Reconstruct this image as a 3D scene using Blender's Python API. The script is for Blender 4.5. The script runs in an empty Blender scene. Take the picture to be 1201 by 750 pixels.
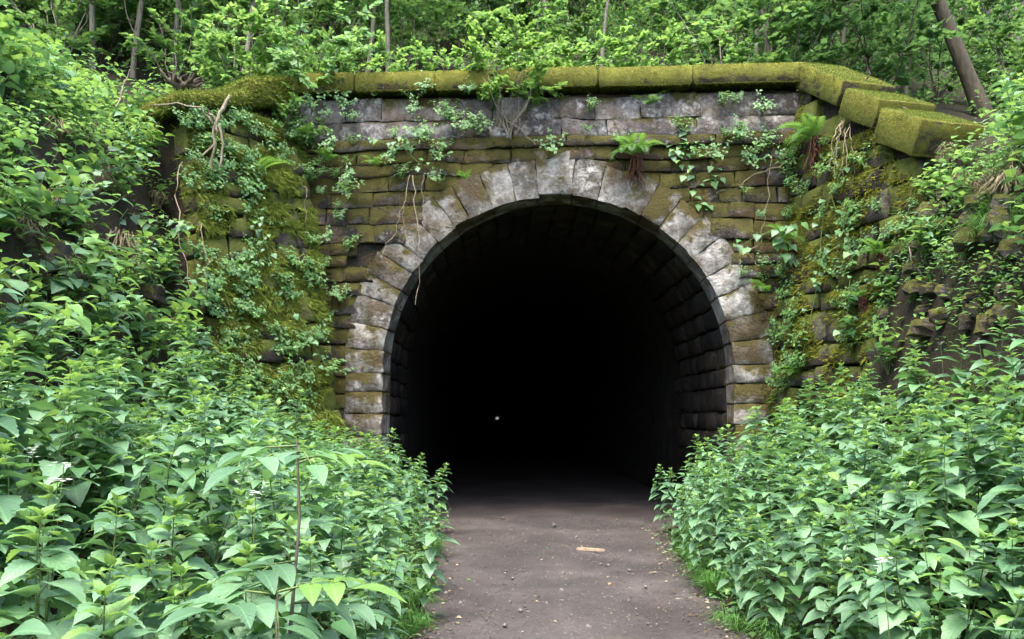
import bpy, math, random
import numpy as np
from mathutils import Vector, Matrix, noise as mnoise

R = math.radians
PI = math.pi
scene = bpy.context.scene
COL = scene.collection

# ------------------------------------------------------------------ camera, sky, sun, exposure
CAM = Vector((-0.89, -12.66, 1.6)); PITCH = R(6.56); YAW = R(1.06); FPX = 1000.0
cam_d = bpy.data.cameras.new('camera'); cam = bpy.data.objects.new('camera', cam_d); COL.objects.link(cam)
cam.location = CAM; cam.rotation_euler = (PI / 2 + PITCH, 0, -YAW)
cam_d.sensor_width = 36; cam_d.lens = FPX / 1201 * 36; cam_d.clip_start = 0.05; cam_d.clip_end = 3000
cam_d.dof.use_dof = False
scene.camera = cam

SUN_EL, SUN_AZ = R(68), R(200)          # azimuth measured clockwise from +Y (the direction the camera looks)
world = bpy.data.worlds.new('World'); scene.world = world; world.use_nodes = True
wn = world.node_tree; wn.nodes.clear()
sky = wn.nodes.new('ShaderNodeTexSky'); sky.sky_type = 'NISHITA'; sky.sun_disc = False
sky.sun_elevation = SUN_EL; sky.sun_rotation = SUN_AZ; sky.dust_density = 4.0; sky.air_density = 1.0; sky.ozone_density = 1.0
bg = wn.nodes.new('ShaderNodeBackground'); bg.inputs['Strength'].default_value = 0.15
wo = wn.nodes.new('ShaderNodeOutputWorld')
wn.links.new(sky.outputs[0], bg.inputs[0]); wn.links.new(bg.outputs[0], wo.inputs[0])

sun_d = bpy.data.lights.new('sun', 'SUN'); sun = bpy.data.objects.new('sun', sun_d); COL.objects.link(sun)
sun_d.energy = 1.35; sun_d.angle = R(32); sun_d.color = (1.0, 0.95, 0.86)
sd = Vector((math.sin(SUN_AZ) * math.cos(SUN_EL), math.cos(SUN_AZ) * math.cos(SUN_EL), math.sin(SUN_EL)))
sun.rotation_euler = (-sd).to_track_quat('-Z', 'Y').to_euler(); sun.location = (0, -10, 30)

scene.view_settings.view_transform = 'Standard'; scene.view_settings.look = 'None'
scene.view_settings.exposure = 2.52; scene.view_settings.gamma = 1
scene.render.engine = 'CYCLES'
scene.cycles.use_denoising = True; scene.cycles.use_adaptive_sampling = True; scene.cycles.adaptive_threshold = 0.03
scene.cycles.max_bounces = 6; scene.cycles.diffuse_bounces = 4; scene.cycles.glossy_bounces = 2
scene.cycles.transmission_bounces = 4; scene.cycles.caustics_reflective = False; scene.cycles.caustics_refractive = False

# ------------------------------------------------------------------ helpers
rng = random.Random(11)
nrg = np.random.default_rng(11)
U = rng.uniform
CROT = Matrix.Rotation(-YAW, 3, 'Z') @ Matrix.Rotation(PI / 2 + PITCH, 3, 'X')
def W(px, py, Y):
    """where the sight line through a point of the photograph crosses the plane y = Y"""
    d = CROT @ Vector(((px - 600.5) / FPX, (375 - py) / FPX, -1))
    return CAM + d * ((Y - CAM.y) / d.y)
CINV = CROT.transposed()
def proj(p):
    c = CINV @ (Vector(p) - CAM)
    if c.z > -0.1: return (-9999, -9999, -1)
    return (600.5 + c.x / -c.z * FPX, 375 - c.y / -c.z * FPX, -c.z)
def sstep(a, b, x):
    t = min(1, max(0, (x - a) / (b - a))); return t * t * (3 - 2 * t)
def pw(x, pts):
    if x <= pts[0][0]: return pts[0][1]
    for (a, za), (b, zb) in zip(pts, pts[1:]):
        if x <= b: return za + (zb - za) * (x - a) / (b - a)
    return pts[-1][1]

def mk_mesh(name, V, F, mats, uv=None, mi=None, smooth=False):
    me = bpy.data.meshes.new(name)
    if isinstance(F, np.ndarray):
        V = np.asarray(V, dtype=np.float32); n = len(F)
        me.vertices.add(len(V)); me.vertices.foreach_set('co', V.ravel())
        me.loops.add(n * 3); me.loops.foreach_set('vertex_index', F.astype(np.int32).ravel())
        me.polygons.add(n)
        me.polygons.foreach_set('loop_start', np.arange(0, n * 3, 3, dtype=np.int32))
        me.polygons.foreach_set('loop_total', np.full(n, 3, dtype=np.int32))
        if mi is not None: me.polygons.foreach_set('material_index', np.asarray(mi, dtype=np.int32))
        if uv is not None:
            l = me.uv_layers.new(name='UVMap'); l.data.foreach_set('uv', np.asarray(uv, dtype=np.float32).ravel())
        me.update(calc_edges=True)
    else:
        me.from_pydata([tuple(v) for v in V], [], F)
        if mi is not None: me.polygons.foreach_set('material_index', np.asarray(mi, dtype=np.int32))
        me.update()
    me.polygons.foreach_set('use_smooth', np.full(len(me.polygons), smooth, dtype=bool))
    for m in (mats if isinstance(mats, (list, tuple)) else [mats]): me.materials.append(m)
    return me
def link(name, data, parent=None, loc=None, M=None):
    o = bpy.data.objects.new(name, data); COL.objects.link(o)
    if parent is not None: o.parent = parent
    if loc is not None: o.location = loc
    if M is not None: o.matrix_basis = M
    return o
def tag(o, label=None, cat=None, group=None, kind=None):
    if label: o['label'] = label
    if cat: o['category'] = cat
    if group: o['group'] = group
    if kind: o['kind'] = kind
    return o
def empty(name, loc, label, cat, group=None, rz=0.0):
    o = bpy.data.objects.new(name, None); COL.objects.link(o)
    o.location = loc; o.rotation_euler = (0, 0, rz); o.empty_display_size = 0.1
    return tag(o, label, cat, group)

def tube(pts, radii, n=6, jit=0.0):
    pts = [Vector(p) for p in pts]; V = []; F = []
    up = Vector((0.13, 0.21, 1)).normalized()
    for i, p in enumerate(pts):
        t = (pts[min(i + 1, len(pts) - 1)] - pts[max(i - 1, 0)])
        t = t.normalized() if t.length > 1e-9 else Vector((0, 0, 1))
        a = t.cross(up)
        if a.length < 0.05: a = t.cross(Vector((1, 0, 0)))
        a.normalize(); b = t.cross(a)
        for k in range(n):
            an = 2 * PI * k / n; r = radii[i] * (1 + (U(-jit, jit) if jit else 0))
            V.append(p + (a * math.cos(an) + b * math.sin(an)) * r)
    for i in range(len(pts) - 1):
        for k in range(n):
            a, b = i * n + k, i * n + (k + 1) % n
            F.append((a, b, b + n)); F.append((a, b + n, a + n))
    return np.array([tuple(v) for v in V], dtype=np.float32), np.array(F, dtype=np.int32)
def merge(parts):
    Vs, Fs, o = [], [], 0
    for V, F in parts:
        Vs.append(V); Fs.append(F + o); o += len(V)
    return np.concatenate(Vs), np.concatenate(Fs)
def curve_pts(a, b, n, wob, sag=0.0):
    a = Vector(a); b = Vector(b); out = []
    o = Vector((U(0, 99), U(0, 99), U(0, 99)))
    for i in range(n + 1):
        t = i / n; p = a.lerp(b, t)
        w = math.sin(PI * t) * 0.6 + 0.4 * (1 if 0 < i < n else 0)
        p = p + mnoise.noise_vector(o + Vector((t * 2.3, t * 1.1, 0))) * wob * w
        p.z -= sag * 4 * t * (1 - t)
        out.append(p)
    return out

# ------------------------------------------------------------------ materials
def new_mat(name):
    m = bpy.data.materials.new(name); m.use_nodes = True
    nt = m.node_tree; nt.nodes.clear()
    return m, nt
def N(nt, typ, **kw):
    n = nt.nodes.new(typ)
    for k, v in kw.items():
        if k.startswith('i_'):
            key = k[2:]; n.inputs[int(key) if key.isdigit() else key.replace('_', ' ')].default_value = v
        else: setattr(n, k, v)
    return n
def MATH(nt, op, a, b=None, clamp=False):
    n = nt.nodes.new('ShaderNodeMath'); n.operation = op; n.use_clamp = clamp
    for i, v in enumerate((a, b)):
        if v is None: continue
        if isinstance(v, (int, float)): n.inputs[i].default_value = v
        else: nt.links.new(v, n.inputs[i])
    return n.outputs[0]
def MIX(nt, fac, a, b, mode='MIX'):
    n = nt.nodes.new('ShaderNodeMix'); n.data_type = 'RGBA'; n.blend_type = mode
    for i, v in ((0, fac), (6, a), (7, b)):
        if isinstance(v, (int, float)): n.inputs[i].default_value = v
        elif isinstance(v, tuple): n.inputs[i].default_value = (*v, 1)
        else: nt.links.new(v, n.inputs[i])
    return n.outputs[2]
def RAMP(nt, fac, stops):
    n = nt.nodes.new('ShaderNodeValToRGB'); nt.links.new(fac, n.inputs[0])
    el = n.color_ramp.elements
    while len(el) < len(stops): el.new(0.5)
    for e, (p, c) in zip(el, stops):
        e.position = p; e.color = (*c, 1) if isinstance(c, tuple) else (c, c, c, 1)
    return n.outputs[0]
def NOISE(nt, vec, scale, detail=3, rough=0.55):
    detail = min(detail, 4)
    n = N(nt, 'ShaderNodeTexNoise'); n.inputs['Scale'].default_value = scale
    n.inputs['Detail'].default_value = detail; n.inputs['Roughness'].default_value = rough
    nt.links.new(vec, n.inputs['Vector']); return n.outputs[0]
def finish(nt, shader):
    o = nt.nodes.new('ShaderNodeOutputMaterial'); nt.links.new(shader, o.inputs[0])
def BUMP(nt, h, strength, dist):
    b = N(nt, 'ShaderNodeBump'); b.inputs['Strength'].default_value = strength; b.inputs['Distance'].default_value = dist
    nt.links.new(h, b.inputs['Height']); return b.outputs[0]

def leaf_mat(name, cols, transl, rough=0.42, spec=0.5, tfac=0.33, veins=True, wear=False):
    m, nt = new_mat(name)
    geo = N(nt, 'ShaderNodeNewGeometry'); oi = N(nt, 'ShaderNodeObjectInfo')
    r = MATH(nt, 'FRACT', MATH(nt, 'ADD', geo.outputs['Random Per Island'], MATH(nt, 'MULTIPLY', oi.outputs['Random'], 3.7)))
    k = len(cols)
    c = RAMP(nt, r, [(i / (k - 1), cc) for i, cc in enumerate(cols)])
    nz = NOISE(nt, geo.outputs['Position'], 9.0, 3)
    c = MIX(nt, 0.5, c, RAMP(nt, nz, [(0.3, 0.6), (0.7, 1.0)]), 'MULTIPLY')
    if wear:
        c = MIX(nt, MATH(nt, 'MULTIPLY', RAMP(nt, NOISE(nt, geo.outputs['Position'], 38.0, 3, 0.6), [(0.66, 0.0), (0.74, 1.0)]), 0.55), c, (0.13, 0.11, 0.04))
    bs = N(nt, 'ShaderNodeBsdfPrincipled'); bs.inputs['Roughness'].default_value = rough
    bs.inputs['Specular IOR Level'].default_value = spec
    if veins:
        tc = N(nt, 'ShaderNodeTexCoord'); sp = N(nt, 'ShaderNodeSeparateXYZ'); nt.links.new(tc.outputs['UV'], sp.inputs[0])
        au = MATH(nt, 'ABSOLUTE', MATH(nt, 'SUBTRACT', sp.outputs[0], 0.5))
        mid = MATH(nt, 'LESS_THAN', au, 0.025)
        ph = MATH(nt, 'SUBTRACT', MATH(nt, 'MULTIPLY', sp.outputs[1], 8.0), MATH(nt, 'MULTIPLY', au, 6.0))
        fr = MATH(nt, 'ABSOLUTE', MATH(nt, 'SUBTRACT', MATH(nt, 'FRACT', ph), 0.5))
        vein = MATH(nt, 'MAXIMUM', mid, MATH(nt, 'MULTIPLY', MATH(nt, 'SUBTRACT', 1.0, MATH(nt, 'MULTIPLY', fr, 9.0), clamp=True), 0.6))
        c = MIX(nt, MATH(nt, 'MULTIPLY', vein, 0.38), c, tuple(min(1, x * 1.7 + 0.02) for x in cols[-1]))
        hgt = MATH(nt, 'ADD', MATH(nt, 'MULTIPLY', fr, 1.0), MATH(nt, 'MULTIPLY', NOISE(nt, geo.outputs['Position'], 120.0, 2), 0.5))
        nt.links.new(BUMP(nt, hgt, 0.35, 0.004), bs.inputs['Normal'])
    nt.links.new(c, bs.inputs['Base Color'])
    tr = N(nt, 'ShaderNodeBsdfTranslucent')
    nt.links.new(MIX(nt, 0.65, c, transl), tr.inputs[0])
    mx = N(nt, 'ShaderNodeMixShader'); mx.inputs[0].default_value = tfac
    nt.links.new(bs.outputs[0], mx.inputs[1]); nt.links.new(tr.outputs[0], mx.inputs[2])
    finish(nt, mx.outputs[0]); return m

def stone_mat(name, cols, moss=0.5, mosscols=((0.030, 0.027, 0.006), (0.105, 0.095, 0.016)), lichen=0.0, up=0.5, soot=False, fine=1.0, brown=(0.09, 0.055, 0.02), browns=0.3):
    m, nt = new_mat(name)
    geo = N(nt, 'ShaderNodeNewGeometry'); oi = N(nt, 'ShaderNodeObjectInfo'); P = geo.outputs['Position']
    n1 = NOISE(nt, P, 3.2, 6, 0.62); n2 = NOISE(nt, P, 22.0, 5, 0.7); n3 = NOISE(nt, P, 1.3, 4, 0.6)
    f = MATH(nt, 'ADD', MATH(nt, 'MULTIPLY', oi.outputs['Random'], 0.45), MATH(nt, 'MULTIPLY', n2, 0.75))
    c = RAMP(nt, f, [(0.28 + 0.5 * i / (len(cols) - 1), cc) for i, cc in enumerate(cols)])
    mp = N(nt, 'ShaderNodeMapping'); mp.inputs['Scale'].default_value = (7.0, 7.0, 0.9); nt.links.new(P, mp.inputs[0])
    st = MIX(nt, 0.6, RAMP(nt, n1, [(0.38, 0.30), (0.62, 1.0)]), RAMP(nt, NOISE(nt, mp.outputs[0], 1.0, 4, 0.6), [(0.38, 0.25), (0.60, 1.0)]), 'MULTIPLY')
    c = MIX(nt, 0.85, c, st, 'MULTIPLY')
    if lichen > 0:
        v = N(nt, 'ShaderNodeTexVoronoi'); v.inputs['Scale'].default_value = 7.0
        dv = N(nt, 'ShaderNodeVectorMath'); dv.operation = 'MULTIPLY_ADD'
        nn = N(nt, 'ShaderNodeTexNoise'); nn.inputs['Scale'].default_value = 9.0; nt.links.new(P, nn.inputs['Vector'])
        dv.inputs[1].default_value = (0.35, 0.35, 0.35); nt.links.new(nn.outputs[1], dv.inputs[0]); nt.links.new(P, dv.inputs[2])
        nt.links.new(dv.outputs[0], v.inputs['Vector'])
        lm = MATH(nt, 'MULTIPLY', RAMP(nt, v.outputs['Distance'], [(0.2, 1.0), (0.62, 0.0)]), RAMP(nt, NOISE(nt, P, 2.4, 4), [(0.45, 0.0), (0.62, 1.0)]))
        c = MIX(nt, MATH(nt, 'MULTIPLY', lm, lichen), c, (0.46, 0.45, 0.42))
    # brown dead-moss staining, then live moss that prefers ledges and damp patches
    c = MIX(nt, MATH(nt, 'MULTIPLY', RAMP(nt, NOISE(nt, P, 1.9, 5, 0.65), [(0.46, 0.0), (0.62, 1.0)]), browns), c, brown)
    sp = N(nt, 'ShaderNodeSeparateXYZ'); nt.links.new(geo.outputs['Normal'], sp.inputs[0])
    mf = MATH(nt, 'ADD', MATH(nt, 'ADD', MATH(nt, 'MULTIPLY', n1, 0.9), MATH(nt, 'MULTIPLY', n3, 0.9)), MATH(nt, 'ADD', MATH(nt, 'MULTIPLY', sp.outputs[2], up), MATH(nt, 'MULTIPLY', MATH(nt, 'SUBTRACT', oi.outputs['Random'], 0.5), 0.16)))
    lo = 1.45 - moss
    mm = RAMP(nt, MATH(nt, 'ADD', mf, -lo + 0.5), [(0.44, 0.0), (0.58, 1.0)])
    mc = RAMP(nt, MATH(nt, 'ADD', MATH(nt, 'MULTIPLY', NOISE(nt, P, 45.0, 4, 0.7), 0.6), MATH(nt, 'MULTIPLY', NOISE(nt, P, 4.0, 3), 0.5)), [(0.35, mosscols[0]), (0.72, mosscols[1])])
    c = MIX(nt, mm, c, mc)
    bs = N(nt, 'ShaderNodeBsdfPrincipled'); nt.links.new(c, bs.inputs['Base Color'])
    bs.inputs['Roughness'].default_value = 0.85; bs.inputs['Specular IOR Level'].default_value = 0.3
    h = MATH(nt, 'ADD', MATH(nt, 'ADD', n1, MATH(nt, 'MULTIPLY', n2, 0.5)), MATH(nt, 'MULTIPLY', NOISE(nt, P, 80.0 * fine, 4, 0.7), MATH(nt, 'ADD', 0.2, MATH(nt, 'MULTIPLY', mm, 0.5))))
    nt.links.new(BUMP(nt, h, 1.0, 0.06), bs.inputs['Normal'])
    finish(nt, bs.outputs[0]); return m

def ground_mat(name, stops, s1, s2, bump, dist, rough=0.95):
    m, nt = new_mat(name)
    geo = N(nt, 'ShaderNodeNewGeometry'); P = geo.outputs['Position']
    a = NOISE(nt, P, s1, 6, 0.65); b = NOISE(nt, P, s2, 5, 0.7)
    f = MATH(nt, 'ADD', MATH(nt, 'MULTIPLY', a, 0.6), MATH(nt, 'MULTIPLY', b, 0.4))
    c = RAMP(nt, f, stops)
    bs = N(nt, 'ShaderNodeBsdfPrincipled'); nt.links.new(c, bs.inputs['Base Color']); bs.inputs['Roughness'].default_value = rough
    bs.inputs['Specular IOR Level'].default_value = 0.25
    nt.links.new(BUMP(nt, MATH(nt, 'ADD', a, MATH(nt, 'MULTIPLY', b, 0.6)), bump, dist), bs.inputs['Normal'])
    finish(nt, bs.outputs[0]); return m

def plain_mat(name, ca, cb, scale=12.0, rough=0.8, bump=0.4, stretch=None):
    m, nt = new_mat(name)
    geo = N(nt, 'ShaderNodeNewGeometry'); oi = N(nt, 'ShaderNodeObjectInfo'); vec = geo.outputs['Position']
    if stretch:
        mp = N(nt, 'ShaderNodeMapping'); mp.inputs['Scale'].default_value = stretch; nt.links.new(vec, mp.inputs[0]); vec = mp.outputs[0]
    a = NOISE(nt, vec, scale, 5, 0.65)
    f = MATH(nt, 'ADD', MATH(nt, 'MULTIPLY', a, 0.8), MATH(nt, 'MULTIPLY', MATH(nt, 'ADD', oi.outputs['Random'], geo.outputs['Random Per Island']), 0.12))
    bs = N(nt, 'ShaderNodeBsdfPrincipled'); bs.inputs['Roughness'].default_value = rough; bs.inputs['Specular IOR Level'].default_value = 0.3
    nt.links.new(RAMP(nt, f, [(0.3, ca), (0.7, cb)]), bs.inputs['Base Color'])
    nt.links.new(BUMP(nt, a, bump, 0.02), bs.inputs['Normal'])
    finish(nt, bs.outputs[0]); return m

M_NETTLE = leaf_mat('nettle leaf', [(0.052, 0.125, 0.061), (0.088, 0.186, 0.098), (0.138, 0.250, 0.140), (0.100, 0.222, 0.086)], (0.17, 0.37, 0.08), rough=0.5, spec=0.5, tfac=0.27, wear=True)
M_FRESH = leaf_mat('fresh shoot leaf', [(0.10, 0.22, 0.055), (0.14, 0.28, 0.065), (0.18, 0.32, 0.085)], (0.28, 0.46, 0.08), rough=0.45, tfac=0.38)
M_BUSH = leaf_mat('bush leaf', [(0.06, 0.16, 0.055), (0.10, 0.23, 0.085), (0.155, 0.29, 0.12), (0.085, 0.21, 0.09)], (0.28, 0.50, 0.12), rough=0.45, tfac=0.42, veins=False)
M_BUSHB = leaf_mat('bright bush leaf', [(0.10, 0.24, 0.06), (0.16, 0.32, 0.085), (0.24, 0.40, 0.14)], (0.38, 0.60, 0.12), rough=0.45, tfac=0.45, veins=False)
M_TREE = leaf_mat('forest leaf', [(0.030, 0.085, 0.030), (0.058, 0.145, 0.050), (0.10, 0.21, 0.075)], (0.24, 0.44, 0.11), rough=0.45, tfac=0.40, veins=False)  # dark greens also serve as painted shade for back bushes and undergrowth
M_FERN = leaf_mat('fern', [(0.06, 0.17, 0.035), (0.10, 0.24, 0.05)], (0.22, 0.42, 0.06), rough=0.5, tfac=0.35, veins=False)
M_IVY = leaf_mat('creeper leaf', [(0.03, 0.10, 0.03), (0.06, 0.17, 0.05), (0.10, 0.22, 0.06)], (0.14, 0.32, 0.05), rough=0.5, tfac=0.25)
M_MOSS = leaf_mat('moss strand', [(0.078, 0.112, 0.018), (0.14, 0.185, 0.030), (0.22, 0.265, 0.05)], (0.22, 0.30, 0.06), rough=0.9, spec=0.1, tfac=0.25, veins=False)
M_MOSSD = leaf_mat('dark moss strand', [(0.045, 0.05, 0.010), (0.08, 0.085, 0.014), (0.12, 0.12, 0.02)], (0.14, 0.15, 0.03), rough=0.9, spec=0.1, tfac=0.2, veins=False)
M_MOSSM = leaf_mat('olive moss strand', [(0.075, 0.085, 0.010), (0.145, 0.16, 0.018), (0.23, 0.235, 0.028)], (0.24, 0.27, 0.03), rough=0.9, spec=0.1, tfac=0.25, veins=False)
M_DEAD = plain_mat('dead frond', (0.022, 0.010, 0.007), (0.10, 0.038, 0.022), 30, 0.9)
M_DRY = plain_mat('dry stalk', (0.09, 0.07, 0.045), (0.30, 0.25, 0.18), 14, 0.8)
M_WOOD = plain_mat('weathered wood', (0.07, 0.055, 0.03), (0.30, 0.26, 0.18), 10, 0.85, 0.7, (4, 4, 1))
M_BARK = plain_mat('pale bark', (0.06, 0.055, 0.042), (0.24, 0.215, 0.165), 7, 0.9, 0.8, (3, 3, 0.6))
M_BARKD = plain_mat('dark bark', (0.025, 0.02, 0.014), (0.10, 0.08, 0.055), 7, 0.9, 0.8, (3, 3, 0.6))
M_STEM = plain_mat('green stem', (0.05, 0.09, 0.025), (0.12, 0.17, 0.05), 20, 0.6, 0.2)
M_WHITE = plain_mat('white petal', (0.7, 0.72, 0.68), (0.85, 0.86, 0.84), 20, 0.6, 0.1)
M_LITTER = plain_mat('fallen leaf', (0.07, 0.05, 0.025), (0.30, 0.25, 0.16), 7, 0.8, 0.2)
M_BROWNLEAF = plain_mat('rotting leaf', (0.02, 0.013, 0.008), (0.09, 0.06, 0.035), 9, 0.8, 0.2)
M_PETAL = plain_mat('fallen petal', (0.35, 0.33, 0.27), (0.6, 0.58, 0.5), 7, 0.8, 0.2)
M_PEBBLE = plain_mat('pebble', (0.05, 0.045, 0.042), (0.17, 0.155, 0.148), 20, 0.85, 0.4)

M_VOUS = stone_mat('arch limestone', [(0.10, 0.092, 0.078), (0.275, 0.26, 0.23), (0.47, 0.45, 0.41)], moss=0.46, mosscols=((0.04, 0.032, 0.009), (0.11, 0.090, 0.022)), lichen=0.8, up=0.5, brown=(0.06, 0.042, 0.018), browns=0.95)
M_WALL = stone_mat('damp wall stone', [(0.020, 0.016, 0.013), (0.060, 0.049, 0.040), (0.16, 0.135, 0.115)], moss=0.60, lichen=0.35, up=0.45, browns=0.85)
M_TOPCRS = stone_mat('grey upper course', [(0.05, 0.044, 0.042), (0.14, 0.125, 0.12), (0.30, 0.275, 0.265)], moss=0.36, lichen=0.9, up=0.4, browns=0.5)
M_COPE = stone_mat('mossy coping', [(0.05, 0.045, 0.03), (0.10, 0.085, 0.06)], moss=0.76, mosscols=((0.075, 0.078, 0.010), (0.20, 0.205, 0.025)), up=0.35, browns=0.45, brown=(0.09, 0.06, 0.012))
M_WING = stone_mat('mossy wing stone', [(0.03, 0.027, 0.024), (0.08, 0.07, 0.06), (0.14, 0.125, 0.115)], moss=0.60, mosscols=((0.045, 0.054, 0.009), (0.13, 0.152, 0.022)), up=0.35, browns=0.35)
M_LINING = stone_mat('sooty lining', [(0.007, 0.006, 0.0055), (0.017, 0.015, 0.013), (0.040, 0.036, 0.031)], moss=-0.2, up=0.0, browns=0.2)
M_MORTAR = stone_mat('dark joint', [(0.012, 0.010, 0.008), (0.03, 0.026, 0.02)], moss=0.15, up=0.0)
M_ROCK = stone_mat('bank rock', [(0.035, 0.03, 0.027), (0.09, 0.078, 0.066), (0.17, 0.15, 0.125)], moss=0.5, mosscols=((0.055, 0.06, 0.01), (0.13, 0.13, 0.02)), up=0.5)
M_SOIL = ground_mat('woodland soil', [(0.3, (0.006, 0.005, 0.003)), (0.5, (0.020, 0.015, 0.008)), (0.62, (0.024, 0.026, 0.008)), (0.75, (0.06, 0.045, 0.026))], 1.7, 16, 1.0, 0.08)
M_PATH = ground_mat('trodden earth', [(0.30, (0.017, 0.0142, 0.0135)), (0.48, (0.041, 0.0350, 0.0338)), (0.70, (0.096, 0.084, 0.081))], 0.9, 30, 1.0, 0.03, 0.7)

# ------------------------------------------------------------------ terrain
def xl(y): return pw(y, [(-14, -1.5), (-6.4, -1.45), (-3, -1.6), (0, -1.75)])
def xr(y): return pw(y, [(-14, 0.75), (-6.4, 0.9), (-3, 1.15), (0, 1.5)])
LP = [(0, 0), (0.3, 0.10), (2.0, 0.70), (2.7, 1.3), (4.1, 4.5), (4.9, 5.5), (8, 7.2), (40, 22), (300, 60)]
RP = [(0, 0), (0.3, 0.10), (1.6, 0.62), (2.25, 1.3), (2.8, 3.3), (3.45, 4.55), (5, 5.3), (8, 7.0), (40, 22), (300, 60)]
def hill(x, y):
    a = 6.35 + 0.60 * max(y - 0.6, 0) if y < 60 else 41.99 + (y - 60) * 0.1
    a = min(a, 9 + (689.5 - y) * 0.5) if y < 690 else -0.06
    if x < -4: a += 0.10 * min(-x - 4, 30)
    if x > 4: a -= 0.10 * min(x - 4, 6)
    return max(a, -0.06)
def height(x, y, rough=True):
    s = xl(y) - x; s2 = x - xr(y)
    c = -0.06
    if s > 0: c = max(-0.06 + min(s, 0.3) * 0.2, pw(s, LP))
    elif s2 > 0: c = max(-0.06 + min(s2, 0.3) * 0.2, pw(s2, RP))
    if rough and max(s, s2) > 0.1:
        k = min(1, max(s, s2) / 1.5)
        c += (mnoise.noise(Vector((x * 0.9, y * 0.9, 3.1))) * 0.30 + mnoise.noise(Vector((x * 2.7, y * 2.7, 7.7))) * 0.12) * k
    if s2 > 2: c += 0.25 * math.exp(-((x - 4.6) / 0.7) ** 2 - ((y + 2.75) / 0.55) ** 2)
    hh = hill(x, y)
    if rough: hh += mnoise.noise(Vector((x * 0.5, y * 0.5, 9.3))) * 0.30 * min(1, abs(y) * 0.5)
    k = min(1, max(0, (abs(x + 0.2) - 3.9) / 1.6))
    t = sstep(0.30 - 2.4 * k, 0.75 + 0.9 * k, y)
    return min(c, hh + 1.5) * (1 - t) + hh * t

def axis(dense_a, dense_b, step, lo, hi):
    v = list(np.arange(dense_a, dense_b + 1e-6, step)); s = step; p = dense_b
    while p < hi: s *= 1.28; p += s; v.append(p)
    s = step; p = dense_a
    while p > lo: s *= 1.28; p -= s; v.insert(0, p)
    return v
xs = axis(-9, 9, 0.25, -300, 300); ys = sorted(axis(-13, 12, 0.25, -200, 900) + [680, 689, 691, 702])
V = []; F = []
for y in ys:
    for x in xs: V.append((x, y, height(x, y)))
nx = len(xs)
for j in range(len(ys) - 1):
    for i in range(nx - 1):
        cx, cy = (xs[i] + xs[i + 1]) / 2, (ys[j] + ys[j + 1]) / 2
        if abs(cx) < 3.4 and (-0.15 < cy < 1.0 or 689 < cy < 691): continue
        F.append((j * nx + i, j * nx + i + 1, (j + 1) * nx + i + 1, (j + 1) * nx + i))
o = link('hillside_ground', mk_mesh('hillside_ground', V, F, M_SOIL, smooth=True)); tag(o, 'dark woodland soil of the banks and the slope over the tunnel', 'ground', kind='structure')

# the path, carried on into the tunnel
V = []; F = []
pys = list(np.arange(-14, 6, 0.2)) + [6, 8, 11, 15, 20, 30, 60, 150, 400, 720]
pys = [-60, -40, -25, -18] + pys; K = 26
for y in pys:
    if y > 0.2: a, b = -2.75, 2.75
    else:
        t = sstep(-1.2, 0.2, y); a = (xl(y) - 0.25) * (1 - t) - 2.75 * t; b = (xr(y) + 0.25) * (1 - t) + 2.75 * t
    for i in range(K + 1):
        x = a + (b - a) * i / K; e = min(i, K - i) / K
        z = mnoise.noise(Vector((x * 1.3, y * 0.8, 0))) * 0.022 + mnoise.noise(Vector((x * 4, y * 4, 5))) * 0.012 - 0.022 * (math.exp(-((x + 0.85) / 0.22) ** 2) + math.exp(-((x - 0.45) / 0.22) ** 2))
        z += -0.03 * sstep(0.12, 0.0, e) + 0.02 - 0.035 * sstep(-0.35, -0.05, y) * (1 - sstep(0.5, 2.5, y)) + 0.03 * sstep(0.2, 1.2, y)
        V.append((x, y, z))
for j in range(len(pys) - 1):
    for i in range(K):
        a = j * (K + 1) + i; F.append((a, a + 1, a + K + 2, a + K + 1))
o = link('path', mk_mesh('path', V, F, M_PATH, smooth=True)); tag(o, 'bare trodden earth path leading into the tunnel', 'path', kind='structure')

# ------------------------------------------------------------------ stonework
def block(fn, gap, na=4, nb=3, amp=0.012, bulge=0.02, cham=0.014, depth=1.0):
    """one rough-dressed stone; fn(a, b, c) maps along, up, inward (metres for c) to space"""
    ca = [gap[0], gap[0] + 0.07] + [(i + 1) / (na - 1) for i in range(na - 3)] + [1 - gap[0] - 0.07, 1 - gap[0]]
    ca = [gap[0]] + [0.1 + 0.8 * i / (na - 2) for i in range(na - 1)] + [1 - gap[0]]
    cb = [gap[1]] + [0.13 + 0.74 * i / (nb - 2) for i in range(nb - 1)] + [1 - gap[1]]
    V = []; F = []
    A, B = len(ca), len(cb)
    for j, b in enumerate(cb):
        for i, a in enumerate(ca):
            edge = i in (0, A - 1) or j in (0, B - 1)
            c = cham + U(0, 0.012) if edge else -U(0, bulge)
            if not edge: a += U(-0.05, 0.05); b += U(-0.06, 0.06)
            else: a += U(-0.012, 0.012); b += U(-0.02, 0.02)
            V.append(Vector(fn(a, b, c)) + Vector((U(-amp, amp), U(-amp, amp), U(-amp, amp)))) 
    for j in range(B - 1):
        for i in range(A - 1): F.append((j * A + i, j * A + i + 1, (j + 1) * A + i + 1, (j + 1) * A + i))
    ring = [i for i in range(A)] + [j * A + A - 1 for j in range(1, B)] + [(B - 1) * A + i for i in range(A - 2, -1, -1)] + [j * A for j in range(B - 2, 0, -1)]
    base = len(V); n = len(ring)
    for k in ring: V.append(V[k].copy())
    for k in ring:
        j, i = divmod(k, A); V.append(Vector(fn(ca[i], cb[j], depth)))
    for k in range(n):
        q = (k + 1) % n; F.append((base + k, base + n + k, base + n + q, base + q))
    return V, F
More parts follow.
